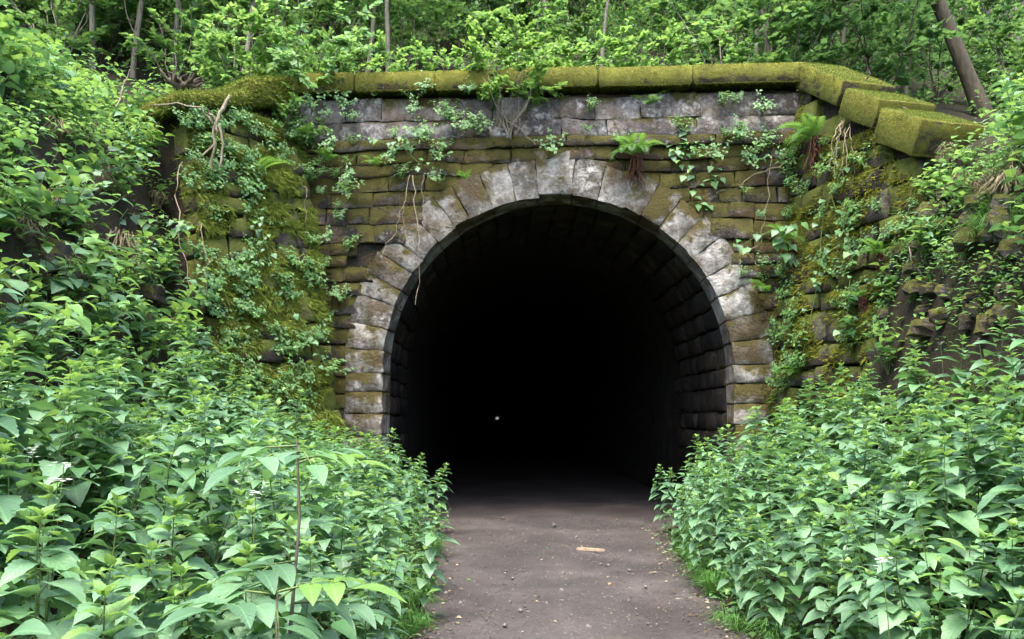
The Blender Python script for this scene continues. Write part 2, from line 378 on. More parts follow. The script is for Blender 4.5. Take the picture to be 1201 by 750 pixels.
def stone(name, parent, fn, mat, gapm, w, h, **kw):
    V, F = block(fn, (gapm / w, gapm / h), **kw)
    inv = parent.matrix_basis.inverted()
    V = [inv @ v for v in V]
    return link(name, mk_mesh(name, V, F, mat, smooth=True), parent)

AR, SP = 2.6, 2.36            # arch radius, springing height
RING = 0.61
PROT = R(-4.2)               # the portal face stands slightly askew to the bore
portal = empty('tunnel_portal', (0, 0, 0), 'mossy stone tunnel portal with pale arch ring and long coping', 'tunnel portal')
bpy.context.view_layer.update()
cr, sr = math.cos(PROT), math.sin(PROT)
def warp(x, z): return z + 0.05 * mnoise.noise(Vector((x * 0.8, 3.3, z * 1.7))) + 0.022 * mnoise.noise(Vector((x * 2.6, 9.1, z * 2.0)))
def PT(x, y, z): return (x * cr - y * sr, x * sr + y * cr, z)

# ring stones
def ring_pt(s, r):
    """s = length along the intrados from the left foot; straight jambs below the springing"""
    if s < SP: return (-r, s)
    t = (s - SP) / AR
    if t < PI: return (-r * math.cos(t), SP + r * math.sin(t))
    return (r, SP - (s - SP - PI * AR))
TOT = 2 * SP + PI * AR
half = TOT / 2 - 0.25
def lengths():
    l = [U(0.28, 0.42) for _ in range(19)]; k = half / sum(l)
    return [x * k for x in l]
lens, rights = lengths(), lengths()
seq = lens + [0.5] + rights[::-1]     # the keystone is the widest
s0 = 0.0
for i, l in enumerate(seq):
    s1 = s0 + l; key = (i == len(lens))
    ro = AR + RING + (0.08 if key else U(-0.045, 0.035)); pr = -0.04 if key else -0.025 + U(-0.008, 0.008)
    def fn(a, b, c, s0=s0, s1=s1, ro=ro, pr=pr):
        x, z = ring_pt(s0 + (s1 - s0) * a, AR + (ro - AR) * b)
        return PT(x, pr + c, z)
    stone('keystone' if key else 'voussoir', portal, fn, M_VOUS, 0.003, l, RING, na=4, nb=5, amp=0.008, bulge=0.010, cham=0.006, depth=0.62)
    s0 = s1

# spandrel courses
WX0, WX1 = -4.45, 3.85
zc = 0.2; courses = []
while zc < 5.62:
    h = U(0.18, 0.31)
    if 5.7 - zc - h < 0.15: h = 5.7 - zc
    courses.append((zc, h, 'w')); zc += h
courses += [(5.70, 0.17, 'ledge'), (5.87, 0.30, 'top'), (6.17, 0.36, 'top')]
for z0, h, kind in courses:
    if kind == 'w' and z0 < 1.0: continue
    zm = z0 + h / 2
    def half_w(z):
        d = z - SP
        rr = AR + RING - 0.16
        return rr if d < 0 else (math.sqrt(max(0, rr * rr - d * d)))
    hw = max(half_w(z0), half_w(z0 + h)) if z0 < SP else half_w(z0 + h * 0.4)
    coff = U(-0.04, 0.0) if kind == 'w' else 0.0
    spans = [(WX0, -hw), (hw, WX1)] if hw > 0.3 else [(WX0, WX1)]
    for a0, b0 in spans:
        x = a0
        while x < b0 - 0.02:
            w = U(0.28, 0.72) if kind != 'top' else U(0.45, 0.95)
            if kind == 'ledge': w = U(0.8, 1.3)
            if b0 - x - w < 0.28: w = b0 - x
            off = coff + U(-0.016, 0.016) + (-0.05 if kind == 'ledge' else -0.005 if kind == 'top' else 0)
            def fn(a, b, c, x=x, w=w, z0=z0, h=h, off=off): return PT(x + w * a, off + c + 0.02 * b, warp(x + w * a, z0 + h * b))
            if not (kind == 'w' and (x < -2.9 < x + w and abs(zm - 4.05) < 0.12)):       # a few stones have fallen out
                stone('wall_stone', portal, fn, {'w': M_WALL, 'top': M_TOPCRS, 'ledge': M_WALL}[kind], 0.003, w, h, amp=0.012, bulge=0.012, cham=0.007, depth=0.3)
            x += w
# core behind the facing
V = []; F = []
ringp = [ring_pt(TOT * i / 48, AR + 0.12) for i in range(49)]
outer = []
for i in range(49):
    x, z = ringp[i]; d = Vector((x, z - SP if z > SP else 0)).normalized() if True else 0
    t = 1e9
    if abs(d.x) > 1e-6: t = min(t, ((WX1 + 0.1 if d.x > 0 else WX0 - 0.1) - x) / d.x)
    if d.y > 1e-6: t = min(t, (6.45 - z) / d.y)
    outer.append((x + d.x * t, z + d.y * t))
outer[0] = (outer[0][0], 0); 
for y in (0.06, 1.15):
    for p in ringp: V.append(PT(p[0], y, p[1]))
    for p in outer: V.append(PT(p[0], y, p[1]))
n = 49
for i in range(n - 1):
    F.append((i, n + i, n + i + 1, i + 1))
    F.append((2 * n + i, 2 * n + i + 1, 3 * n + i + 1, 3 * n + i))
    F.append((n + i, 3 * n + i, 3 * n + i + 1, n + i + 1))
link('wall_core', mk_mesh('wall_core', V, F, M_MORTAR), portal)
# corners of the core (square it off above the fan)
def boxVF(x0, x1, y0, y1, z0, z1):
    V = [(x, y, z) for z in (z0, z1) for y in (y0, y1) for x in (x0, x1)]
    return V, [(0, 2, 3, 1), (4, 5, 7, 6), (0, 1, 5, 4), (2, 6, 7, 3), (0, 4, 6, 2), (1, 3, 7, 5)]
for x0, x1 in ((WX0 - 0.1, -3.3), (3.3, WX1 + 0.1)):
    V, F = boxVF(x0, x1, 0.066, 1.1, 0.0, 6.56)
    link('wall_core', mk_mesh('wall_core', [PT(*v) for v in V], F, M_MORTAR), portal)
V, F = boxVF(WX0 - 0.09, WX1 + 0.09, 0.072, 1.08, 5.2, 6.565)
link('wall_core', mk_mesh('wall_core', [PT(*v) for v in V], F, M_MORTAR), portal)

# slabs: a bevelled, slightly worn block given by a frame
def slab(name, parent, org, ax, ay, az, L, D, H, mat, amp=0.02, nx=6, ny=4):
    """top face grid with rounded rim; ax along, ay across, az up"""
    org, ax, ay, az = Vector(org), Vector(ax).normalized(), Vector(ay).normalized(), Vector(az).normalized()
    V = []; F = []
    us = [0.0, 0.018] + [0.035 + 0.93 * i / (nx - 2) for i in range(1, nx - 2)] + [0.982, 1.0]
    vs = [0.0, 0.03] + [0.06 + 0.88 * i / (ny - 2) for i in range(1, ny - 2)] + [0.97, 1.0]
    A, B = len(us), len(vs); seed = Vector((U(0, 50), U(0, 50), U(0, 50)))
    def P(u, v, w):
        p = org + ax * (L * u) + ay * (D * v) + az * (H * w)
        return p + mnoise.noise_vector(p * 2.6 + seed) * amp + mnoise.noise_vector(p * 7 + seed) * amp * 0.5
    for j, v in enumerate(vs):
        for i, u in enumerate(us):
            e = i in (0, A - 1) or j in (0, B - 1)
            V.append(P(u, v, 0.955 if e else 1.0))
    for j in range(B - 1):
        for i in range(A - 1): F.append((j * A + i, j * A + i + 1, (j + 1) * A + i + 1, (j + 1) * A + i))
    ring = list(range(A)) + [j * A + A - 1 for j in range(1, B)] + [(B - 1) * A + i for i in range(A - 2, -1, -1)] + [j * A for j in range(B - 2, 0, -1)]
    prev = ring; n = len(ring)
    for w in (0.5, 0.08, 0.0):
        base = len(V)
        for k in ring:
            j, i = divmod(k, A); u, v = us[i], vs[j]
            if w == 0.0: u = 0.02 + 0.96 * u; v = 0.03 + 0.94 * v
            V.append(P(u, v, w))
        cur = list(range(base, base + n))
        for k in range(n): F.append((prev[k], cur[k], cur[(k + 1) % n], prev[(k + 1) % n]))
        prev = cur
    F.append(tuple(prev))
    if ax.cross(ay).dot(az) < 0: F = [f[::-1] for f in F]
    me = mk_mesh(name, V, F, mat, smooth=True)
    return link(name, me, parent)

copes = []
x = WX0 + 0.35
while x < 3.6:
    w = U(1.0, 1.45)
    if 3.75 - x - w < 0.6: w = 3.75 - x
    zz = 6.61 + U(-0.012, 0.012)
    o = slab('coping_stone', portal, PT(x + 0.008, -0.17 + U(-0.02, 0.02), zz), PT(1, 0, 0), PT(0, 1, 0), (0, 0, 1), w - 0.016, 1.05, 0.31 + U(-.006, .006), M_COPE, amp=0.009)
    copes.append(o); x += w

# wing walls --------------------------------------------------------
def wing(name, label, A, B, zA, zB, batter, side, zbase, rows_mat, cope_w, gapz=0.0):
    """A, B: plan points of the upper face edge, from the portal corner out to the free end"""
    A = Vector((A[0], A[1], 0)); B = Vector((B[0], B[1], 0)); d = (B - A); L = d.length; d.normalize()
    nrm = Vector((-d.y, d.x, 0)) * side      # points out of the earth, into the cutting
    root = tag(empty(name, (A.x, A.y, 0), label, 'retaining wall'), kind='thing')
    bpy.context.view_layer.update()
    base = Vector((A.x, A.y, 0))
    def face(u, z, c):                       # u metres along, height, depth inward
        zt = zA + (zB - zA) * u / L; z = z + 0.09 * mnoise.noise(Vector((u * 0.9, side * 5.0, z * 1.1)))
        return A + d * u + nrm * (batter * (zt - z) - c) + Vector((0, 0, z)) - base
    z = zbase
    while z < zA - 0.1:
        h = U(0.22, 0.42); u = -0.15
        while u < L:
            w = U(0.3, 0.75)
            if L - u - w < 0.25: w = L - u
            zt = zA + (zB - zA) * (u + w * 0.6) / L
            if z + h * 0.65 < zt:
                off = U(-0.05, 0.04)
                V, F = block(lambda a, b, c: face(u + w * a, z + min(h * b, 99), c + off), (0.014 / w, 0.014 / h), amp=0.03, bulge=0.03, depth=0.4)
                if side > 0: F = [f[::-1] for f in F]
                link('wall_stone', mk_mesh('wall_stone', V, F, rows_mat, smooth=True), root)
            u += w
        z += h
    # core
    V = []; F = []
    zz = [zbase - 1.0, 2.2, 3.6, 4.8]
    for c in (0.12, 0.95):
        for u in (-0.2, L - 0.05):
            zt = zA + (zB - zA) * u / L
            for q in (zbase - 1.0, zt + 0.02): V.append(face(u, q, c if q > 0.5 else c))
    F = [(0, 2, 3, 1), (4, 5, 7, 6), (1, 3, 7, 5), (2, 6, 7, 3), (0, 1, 5, 4), (0, 4, 6, 2)]
    link('wall_core', mk_mesh('wall_core', V, F, M_MORTAR), root)
    return root, face, d, nrm, L, base

ALx, ALy = -4.10, 0.28
wingL, faceL, dL, nL, LL, bL = wing('wing_wall', 'left wing wall with hanging yellow moss, splayed beside the tunnel mouth', (ALx, ALy), (-5.22, -1.05), 6.42, 5.85, 0.24, 1, 0.8, M_WING, 0.8)
wingR, faceR, dR, nR, LR, bR = wing('wing_wall', 'right wing wall with stepped mossy coping blocks running down from the portal', (3.72, -0.27), (4.26, -2.6), 6.56, 4.82, 0.13, -1, 0.8, M_WING, 0.8)
# left coping: one thick block at the corner, then a thinner overhanging slab
sl = Vector((dL.x, dL.y, (5.85 - 6.42) / LL)); 
def cope_on(root, base, A, d, n, zA, zB, L, u0, u1, dz, H, Wd, over, tk=1.0):
    s0 = (zB - zA) / L; s = s0 * tk; dz = dz + (s0 - s) * (u0 + u1) / 2
    ax = Vector((d.x, d.y, s)).normalized(); ay = -n; az = ax.cross(ay)
    if az.z < 0: az = -az
    org = Vector((A[0], A[1], 0)) + d * u0 + n * over + Vector((0, 0, zA + s * u0 + dz)) - base
    return slab('coping_stone', root, org, ax, ay, az, (u1 - u0) * math.sqrt(1 + s * s) - 0.02, Wd, H, M_COPE, amp=0.016)
copL = [cope_on(wingL, bL, (ALx, ALy), dL, nL, 6.42, 5.85, LL, -0.10, 0.75, 0.04, 0.40, 0.95, 0.12),
        cope_on(wingL, bL, (ALx, ALy), dL, nL, 6.42, 5.85, LL, 0.77, LL + 0.25, 0.05, 0.20, 0.9, 0.10)]
RA = (3.72, -0.27); RZ = (6.56, 4.82)
copR = [cope_on(wingR, bR, RA, dR, nR, *RZ, LR, -0.15, 1.0, 0.04, 0.36, 0.84, 0.10, 0.92),
        cope_on(wingR, bR, RA, dR, nR, *RZ, LR, 1.03, 1.72, 0.00, 0.38, 0.86, 0.10, 0.85),
        cope_on(wingR, bR, RA, dR, nR, *RZ, LR, 1.76, 2.48, -0.06, 0.44, 0.90, 0.14, 0.80)]

# bore ---------------------------------------------------------------
bore = empty('tunnel_bore', (0, 0.6, 0), 'dark stone-lined bore of the tunnel with a pinpoint of light at its far end', 'tunnel')
bpy.context.view_layer.update()
rows = []; s = 0.0
while s < TOT - 0.1:
    l = U(0.27, 0.38)
    if TOT - s - l < 0.3: l = TOT - s
    rows.append((s, l)); s += l
for s0, l in rows:
    y = 0.58 + PROT * 0 + U(0, 0.05)
    yy = y - 0.0
    while yy < 3.6:
        w = U(0.38, 0.75)
        off = U(-0.03, 0.03)
        def fn(a, b, c, yy=yy, w=w, s0=s0, l=l, off=off):
            x, z = ring_pt(s0 + l * b, AR + 0.01 + off + c); sk = 0.0
            t0 = -x * 0.0735 * max(0, 1 - (yy + w * a - 0.58) / 4)
            return (x, yy + w * a + t0, z)
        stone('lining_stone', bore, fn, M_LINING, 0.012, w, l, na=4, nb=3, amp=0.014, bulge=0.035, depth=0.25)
        yy += w
V = []; F = []
tys = [0.45, 2, 4, 5, 7, 10, 15, 25, 50, 100, 250, 500, 695, 700]
for y in tys:
    k = 0.08 if y < 4.5 else 0.02
    sc = 1.0 if y < 696 else 0.45
    for i in range(41):
        x, z = ring_pt(-0.2 + (TOT + 0.4) * i / 40, AR + k)
        if 4.5 < y < 90: x += mnoise.noise(Vector((y, i * 0.7, 0))) * 0.06; z += mnoise.noise(Vector((y, i * 0.7, 5))) * 0.06
        V.append((x * sc, y - 0.6, z * sc))
for j in range(len(tys) - 1):
    for i in range(40):
        a = j * 41 + i; F.append((a, a + 1, a + 42, a + 41))
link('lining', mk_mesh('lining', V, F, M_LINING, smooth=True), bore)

# ------------------------------------------------------------------ vegetation templates
def leaf_tpl(n, width, pet=0.2, serr=0.0, droop=0.25, fold=0.25, k=0.62, base=0.0, wave=0.0, bend=0.0):
    V = []; UV = []; F = []
    for i in range(n):
        t = i / (n - 1); w = 0.5 * width * max(0.015, math.sin(PI * min(0.999, max(t, base * 0.1)) ** k)) ** 0.85
        if serr and 0 < i < n - 1: w *= 1 + (serr if i % 2 else -serr)
        y = pet + t * (1 - pet * 0.3); z = -droop * t * t + 0.04 * math.sin(PI * t)
        for sx in (-1, 0, 1):
            V.append((sx * w + bend * t * t, y + (0.02 if sx and serr and i % 2 else 0), z + abs(sx) * w * fold + abs(sx) * wave * math.sin(9 * t + sx * 1.3))); UV.append((0.5 + sx * 0.5 * w / (0.5 * width), t))
    for i in range(n - 1):
        a = i * 3
        for q in (0, 1):
            F += [(a + q, a + q + 1, a + q + 4), (a + q, a + q + 4, a + q + 3)]
    if pet > 0:
        b = len(V); e = 0.014
        V += [(-e, 0, 0), (e, 0, 0), (e, pet * 1.02, -0.002), (-e, pet * 1.02, -0.002)]; UV += [(0.5, 0)] * 4
        F += [(b, b + 1, b + 2), (b, b + 2, b + 3)]
    return np.array(V, dtype=np.float32), np.array(F, dtype=np.int32), np.array(UV, dtype=np.float32)
def quad_tpl(width, fold=0.2, droop=0.12):
    V = [(0, 0, 0), (-width / 2, 0.42, fold * width / 2 - droop * .2), (width / 2, 0.42, fold * width / 2 - droop * .2), (0, 1, -droop), (0, 0.45, -droop * 0.2)]
    F = [(0, 4, 1), (0, 2, 4), (1, 4, 3), (4, 2, 3)]
    UV = [(0.5, 0), (0, 0.4), (1, 0.4), (0.5, 1), (0.5, 0.45)]
    return np.array(V, dtype=np.float32), np.array(F, dtype=np.int32), np.array(UV, dtype=np.float32)
T_HI = [leaf_tpl(12, 0.66, 0.20, 0.07, 0.22, 0.22, 0.58, wave=0.02, bend=0.05), leaf_tpl(12, 0.58, 0.18, 0.08, 0.40, 0.30, 0.60, wave=0.03, bend=-0.06), leaf_tpl(12, 0.76, 0.22, 0.06, 0.10, 0.16, 0.55, wave=0.025), leaf_tpl(12, 0.62, 0.20, 0.07, 0.55, 0.10, 0.58, wave=0.03, bend=0.08)]
T_MID = leaf_tpl(6, 0.66, 0.2, 0.0, 0.25, 0.25, 0.60)
T_SMOOTH = leaf_tpl(8, 0.46, 0.1, 0.0, 0.2, 0.22, 0.75)
T_LO = quad_tpl(0.72)
T_LOW2 = quad_tpl(0.62, 0.3, 0.2)
T_THIN = quad_tpl(0.16, 0.3, 0.15)
T_IVY = leaf_tpl(6, 0.78, 0.25, 0.0, 0.15, 0.15, 0.50)

def LM(pos, d, up, s, sx=1.0):
    d = Vector(d).normalized(); x = d.cross(Vector(up))
    if x.length < 1e-3: x = d.cross(Vector((1, 0.3, 0)))
    x.normalize(); z = x.cross(d)
    return np.array([[x.x * s * sx, d.x * s, z.x * s, pos[0]], [x.y * s * sx, d.y * s, z.y * s, pos[1]], [x.z * s * sx, d.z * s, z.z * s, pos[2]], [0, 0, 0, 1]], dtype=np.float32)
def assemble(tpl, Ms):
    tv, tf, tuv = tpl; Ms = np.asarray(Ms, dtype=np.float32)
    V = np.einsum('kij,vj->kvi', Ms[:, :3, :3], tv) + Ms[:, None, :3, 3]
    F = tf[None] + (np.arange(len(Ms), dtype=np.int32) * len(tv))[:, None, None]
    uv = np.tile(tuv[tf.ravel()], (len(Ms), 1))
    return V.reshape(-1, 3), F.reshape(-1, 3), uv
def foliage_mesh(name, tpl, items, mats):
    """items: (matrix, material index)"""
    V, F, uv = assemble(tpl, [m for m, _ in items])
    mi = np.repeat(np.array([k for _, k in items], dtype=np.int32), len(tpl[1]))
    return mk_mesh(name, V, F, mats, uv=uv, mi=mi, smooth=True)
def rdir(az, el): return Vector((math.cos(az) * math.cos(el), math.sin(az) * math.cos(el), math.sin(el)))

def gen_nettle(h, leaf=0.115, lean=0.12):
    top = Vector((U(-lean, lean), U(-lean, lean), h)); pts = curve_pts((0, 0, 0), top, 7, 0.05)
    items = []; tubes = [tube(pts, [0.0065 - 0.0045 * i / 7 for i in range(8)], 5)]
    def along(t):
        f = t * 7; i = min(6, int(f)); return pts[i].lerp(pts[i + 1], f - i)
    z = h * U(0.18, 0.3); az = U(0, PI); gap = 0.088
    while z < h * 0.985:
        t = z / h; p = along(t)
        s = leaf * (0.55 + 0.55 * math.sin(PI * min(1, t * 0.72 + 0.12))) * U(0.85, 1.12)
        if t > 0.78: s *= max(0.34, 1 - (t - 0.78) * 3.2)
        for q in (0, PI):
            el = R(U(-22, 8)) + R(38) * max(0, t - 0.7) / 0.3
            d = rdir(az + q + U(-0.25, 0.25), el)
            items.append((LM(p, d, Vector((U(-.2, .2), U(-.2, .2), 1)), s), 1 if t > 0.9 and U(0, 1) < 0.6 else 0))
            if 0.3 < t < 0.8 and U(0, 1) < 0.35:          # small side shoot
                d2 = rdir(az + q + U(-.3, .3), R(45)); e = p + d2 * U(0.05, 0.10)
                tubes.append(tube([p, e], [0.003, 0.0015], 4))
                for g in (0, PI): items.append((LM(e, rdir(az + q + PI / 2 + g, R(U(0, 30))), (0, 0, 1), s * 0.45), 1 if U(0, 1) < 0.6 else 0))
        az += PI / 2 + U(-0.15, 0.15); z += gap * (1.0 if t < 0.6 else 0.62 if t < 0.85 else 0.3) * h / 1.1
    for g in range(4): items.append((LM(along(0.99), rdir(az + g * PI / 2, R(U(35, 65))), (0, 0, 1), leaf * 0.30), 1))
    return items, merge(tubes)

def gen_herb(h, nst, leaf, spread=0.5, per=14, fresh=0.3):
    items = []; tubes = []
    for k in range(nst):
        az = U(0, 2 * PI); e = Vector((math.cos(az) * spread * U(0.2, 1), math.sin(az) * spread * U(0.2, 1), h * U(0.65, 1)))
        pts = curve_pts((U(-.03, .03), U(-.03, .03), 0), e, 6, 0.06); pts[-1].z -= 0.04
        tubes.append(tube(pts, [0.006 - 0.0008 * i for i in range(7)], 4)); a = U(0, 6)
        for i in range(per):
            t = 0.25 + 0.75 * (i + 0.5) / per; f = t * 6; j = min(5, int(f)); p = pts[j].lerp(pts[j + 1], f - j)
            a += 2.4; s = leaf * U(0.6, 1.15) * (1 - 0.35 * max(0, t - 0.7) / 0.3)
            items.append((LM(p, rdir(a + U(-.3, .3), R(U(-15, 35))), Vector((U(-.3, .3), U(-.3, .3), 1)), s), 1 if U(0, 1) < fresh + (t > .85) * .4 else 0))
    return items, merge(tubes)

def gen_bush(h, nst, leaf, spread, nleaf, fresh=0.3, jlo=2):
    items = []; tubes = []; tips = []
    for k in range(nst):
        az = 2 * PI * k / nst + U(-.4, .4); e = Vector((math.cos(az) * spread * U(0.3, 1), math.sin(az) * spread * U(0.3, 1), h * U(0.6, 1)))
        pts = curve_pts((U(-.06, .06), U(-.06, .06), -0.05), e, 7, 0.16)
        tubes.append(tube(pts, [0.014 - 0.0014 * i for i in range(8)], 5))
        for q in range(8):
            j = rng.randint(jlo, 7); p = pts[j]; a = az + U(-1.9, 1.9); l = U(0.22, 0.55) * h * 0.55
            e2 = p + rdir(a, R(U(-15, 45))) * l; pp = curve_pts(p, e2, 4, 0.05, 0.02)
            tubes.append(tube(pp, [0.006, 0.005, 0.004, 0.003, 0.002], 3)); tips.append(pp)
    for i in range(nleaf):
        pp = rng.choice(tips); f = U(0.3, 4); j = min(3, int(f)); p = pp[j].lerp(pp[j + 1], f - j)
        p = p + Vector((U(-1, 1), U(-1, 1), U(-.6, .6))) * 0.05
        d = (pp[-1] - pp[0]).normalized() + Vector((U(-1, 1), U(-1, 1), U(-.5, .4))) * 0.9
        items.append((LM(p, d, Vector((U(-.45, .45), U(-.45, .45), 1)), leaf * U(0.6, 1.2)), 1 if U(0, 1) < fresh else 0))
    return items, merge(tubes)

def gen_tree(h, r, leaf, nleaf, cb, cw, lean=0.0):
    """trunk h, crown from cb to 1.1 h, crown width cw"""
    top = Vector((lean * h + U(-.3, .3), U(-.4, .4), h)); pts = curve_pts((0, 0, -0.3), top, 10, 0.35)
    tubes = [tube(pts, [r * (1.25 if i == 0 else 1 - 0.07 * i) for i in range(11)], 8, 0.06)]; clumps = []
    for k in range(15):
        t = U(cb / h, 1.0); f = t * 10; j = min(9, int(f)); p = pts[j].lerp(pts[j + 1], f - j); az = U(0, 2 * PI)
        l = cw * U(0.35, 1) * (1 - 0.4 * max(0, t - .7)); e = p + rdir(az, R(U(-12, 40))) * l
        pp = curve_pts(p, e, 5, 0.25); tubes.append(tube(pp, [r * .28, r * .22, r * .17, r * .12, r * .08, r * .03], 4))
        for q in range(5):
            b = pp[rng.randint(2, 5)]; e2 = b + rdir(az + U(-1.5, 1.5), R(U(-25, 35))) * l * U(.25, .5)
            tubes.append(tube([b, b.lerp(e2, .5) + Vector((0, 0, .04)), e2], [r * .08, r * .05, r * .02], 3))
            clumps.append((b.lerp(e2, 0.7), (e2 - b).length * 0.75))
    items = []
    for i in range(nleaf):
        c, s = rng.choice(clumps); v = Vector((rng.gauss(0, .5), rng.gauss(0, .5), rng.gauss(0, .22))) * max(.3, s)
        items.append((LM(c + v, rdir(U(0, 6.3), R(U(-45, 20))), Vector((U(-.4, .4), U(-.4, .4), 1)), leaf * U(.6, 1.2)), 0 if U(0, 1) < .75 else 1))
    return items, merge(tubes)

ORD = ['first', 'second', 'third', 'fourth', 'fifth', 'sixth', 'seventh', 'eighth', 'ninth', 'tenth', 'eleventh', 'twelfth', 'thirteenth', 'fourteenth', 'fifteenth', 'sixteenth', 'seventeenth', 'eighteenth', 'nineteenth', 'twentieth'] + ['twenty-' + w for w in ('first', 'second', 'third', 'fourth', 'fifth', 'sixth', 'seventh', 'eighth', 'ninth')] + ['thirtieth'] + ['thirty-' + w for w in ('first', 'second', 'third', 'fourth', 'fifth', 'sixth', 'seventh', 'eighth', 'ninth')]
def number_rows(objs, fmt, rows):
    """give each its own label: its row by distance, then its place from the left"""
    objs = sorted(objs, key=lambda o: o.location.y); k = len(rows); n = len(objs)
    for r in range(k):
        row = sorted(objs[n * r // k: n * (r + 1) // k], key=lambda o: proj(o.location)[0])
        for i, o in enumerate(row): o['label'] = fmt.format(ord=ORD[min(i, len(ORD) - 1)], row=rows[r])
def variant(gen, tpl, mats, stem_mat, n, *a, **k):
    out = []
    for i in range(n):
        items, (SV, SF) = gen(*a, **k)
        out.append((foliage_mesh('foliage', tpl, items, mats), mk_mesh('stem', SV, SF, stem_mat, smooth=True), items))
    return out
def place(name, var, loc, label, cat, group=None, sc=1.0, rz=None, tilt=(0, 0), part='foliage', stem='stem'):
    o = empty(name, loc, label, cat, group); o.rotation_euler = (tilt[0], tilt[1], U(0, 6.28) if rz is None else rz)
    o.scale = (sc, sc, sc)
    link(stem, var[1], o); link(part, var[0], o)['kind'] = 'stuff'
    return o
def place_leaves(name, var, meshes, loc, label, cat, group, sc=1.0, tilt=(0, 0), rz=None):
    """as place(), every leaf an object; meshes[material index] = list of leaf meshes"""
    o = empty(name, loc, label, cat, group); o.rotation_euler = (tilt[0], tilt[1], U(0, 6.28) if rz is None else rz); o.scale = (sc, sc, sc)
    link('stem', var[1], o)
    for m, k in var[2]: link('leaf', rng.choice(meshes[k]), o, M=Matrix(m.tolist()))
    return o

# ------------------------------------------------------------------ nettle beds
LEAFM = [[mk_mesh('leaf', t[0], t[1], m, uv=t[2][t[1].ravel()], smooth=True) for t in T_HI] for m in (M_NETTLE, M_FRESH)]
NETT = variant(gen_nettle, T_MID, [M_NETTLE, M_FRESH], M_STEM, 12, 1.1, 0.185)
NEAR = variant(gen_nettle, T_MID, [M_NETTLE, M_FRESH], M_STEM, 10, 1.1, 0.185, 0.2)
def spots(n, ok, bx, by, mind):
    out = []; tries = 0
    while len(out) < n and tries < 60000:
        tries += 1; x, y = U(*bx), U(*by)
        if not ok(x, y): continue
        if any((x - a) ** 2 + (y - b) ** 2 < mind(x, y) ** 2 for a, b in out): continue
        out.append((x, y))
    return out
def seen(x, y, z, m=60):
    px, py, d = proj((x, y, z)); return d > 1.2 and -m < px < 1201 + m and py < 750 + 2 * m
def okL(x, y):
    s = xl(y) - x; d = math.hypot(x - CAM.x, y - CAM.y)
    return 0.02 < s < 2.7 and d > 2.5 and seen(x, y, height(x, y) + 0.9, 140) and not (y > -1.0 and x < -3.3)
def okR(x, y):
    s = x - xr(y); d = math.hypot(x - CAM.x, y - CAM.y)
    return 0.02 < s < 2.1 and d > 2.5 and seen(x, y, height(x, y) + 0.9, 200) and y < -0.5
def bed(sp, label, group, nnear, side):
    sp = sorted(sp, key=lambda p: math.hypot(p[0] - CAM.x, p[1] - CAM.y))
    for i, (x, y) in enumerate(sp):
        edge = (xl(y) - x) if side < 0 else (x - xr(y))
        sc = (0.78 + 0.25 * min(1, edge / 0.6)) * U(0.85, 1.15)
        tilt = (U(-.12, .12), U(-.1, .1) - side * 0.10)
        loc = (x, y, height(x, y) - 0.03); dd = math.hypot(x - CAM.x, y - CAM.y)
        zone = 'closest to the camera' if dd < 4 else 'beside the middle of the path' if dd < 8 else 'nearest the tunnel mouth'
        col = 'leaning over the path edge' if edge < 0.5 else 'in the middle of the bed' if edge < 1.3 else 'at the back of the bed'
        label = '%s nettle %s, %s side, %s' % ('broad-leaved' if i < nnear else 'green', col, 'left' if side < 0 else 'right', zone)
        if i < nnear: place_leaves('nettle', rng.choice(NEAR), LEAFM, loc, label, 'nettle', group, sc, tilt)
        else: place('nettle', rng.choice(NETT), loc, label, 'nettle', group, sc, None, tilt)
md = lambda x, y: 0.17 + 0.012 * math.hypot(x - CAM.x, y - CAM.y)
bed(spots(155, okL, (-5.2, -1.4), (-11.4, -0.3), md), 'tall green nettle in the dense bed on the left of the path', 'nettles left of the path', 26, -1)
bed(spots(150, okR, (0.8, 4.2), (-11.2, -0.4), md), 'tall green nettle in the dense bed on the right of the path', 'nettles right of the path', 24, 1)

# ------------------------------------------------------------------ low ground cover on banks and slope
def cover(name, label, n, xr_, yr_, ok, tpl, leaf, mats, lift=(0.02, 0.22)):
    items = []
    while len(items) < n:
        x, y = U(*xr_), U(*yr_)
        if not ok(x, y): continue
        z = height(x, y)
        for q in range(3):
            p = (x + U(-.1, .1), y + U(-.1, .1), z + U(*lift))
            items.append((LM(p, rdir(U(0, 6.3), R(U(-25, 35))), Vector((U(-.4, .4), U(-.4, .4), 1)), leaf * U(.5, 1.25)), 0 if U(0, 1) < .65 else 1))
    o = link(name, foliage_mesh(name, tpl, items, mats)); return tag(o, label, 'ground cover', kind='stuff')
onpath = lambda x, y: xl(y) - 0.03 < x < xr(y) + 0.03
def okcov(x, y):
    if onpath(x, y) and y < 0.5: return False
    if abs(x) < 4.3 and -0.9 < y < 1.2: return False
    if 3.6 < x < 5.1 and -2.5 < y < 0.5: return False
    if x > 3.3 and -5.5 < y < -1.5 and mnoise.noise(Vector((x * 1.3, y * 1.3, 4))) < -0.05: return False
    return seen(x, y, height(x, y), 420) and mnoise.noise(Vector((x * 0.8, y * 0.8, 1.7))) > (-0.22 if seen(x, y, height(x, y), 30) else -0.5)
cover('ground_cover', 'low mixed weeds covering the cutting banks', 21000, (-10, 10), (-11, 0.8), okcov, T_LOW2, 0.10, [M_BUSH, M_FRESH], (0.02, 0.3))
cover('undergrowth', 'low leafy undergrowth on the slope above the tunnel', 21000, (-16, 16), (1.0, 13), okcov, T_LOW2, 0.12, [M_TREE, M_BUSH], (0.02, 0.7))  # darker leaf mix puts the wood's shade into the undergrowth colour
def okedge(x, y):
    s = max(xl(y) - x, x - xr(y)); return -0.10 < s < 0.35 and seen(x, y, 0, 30)
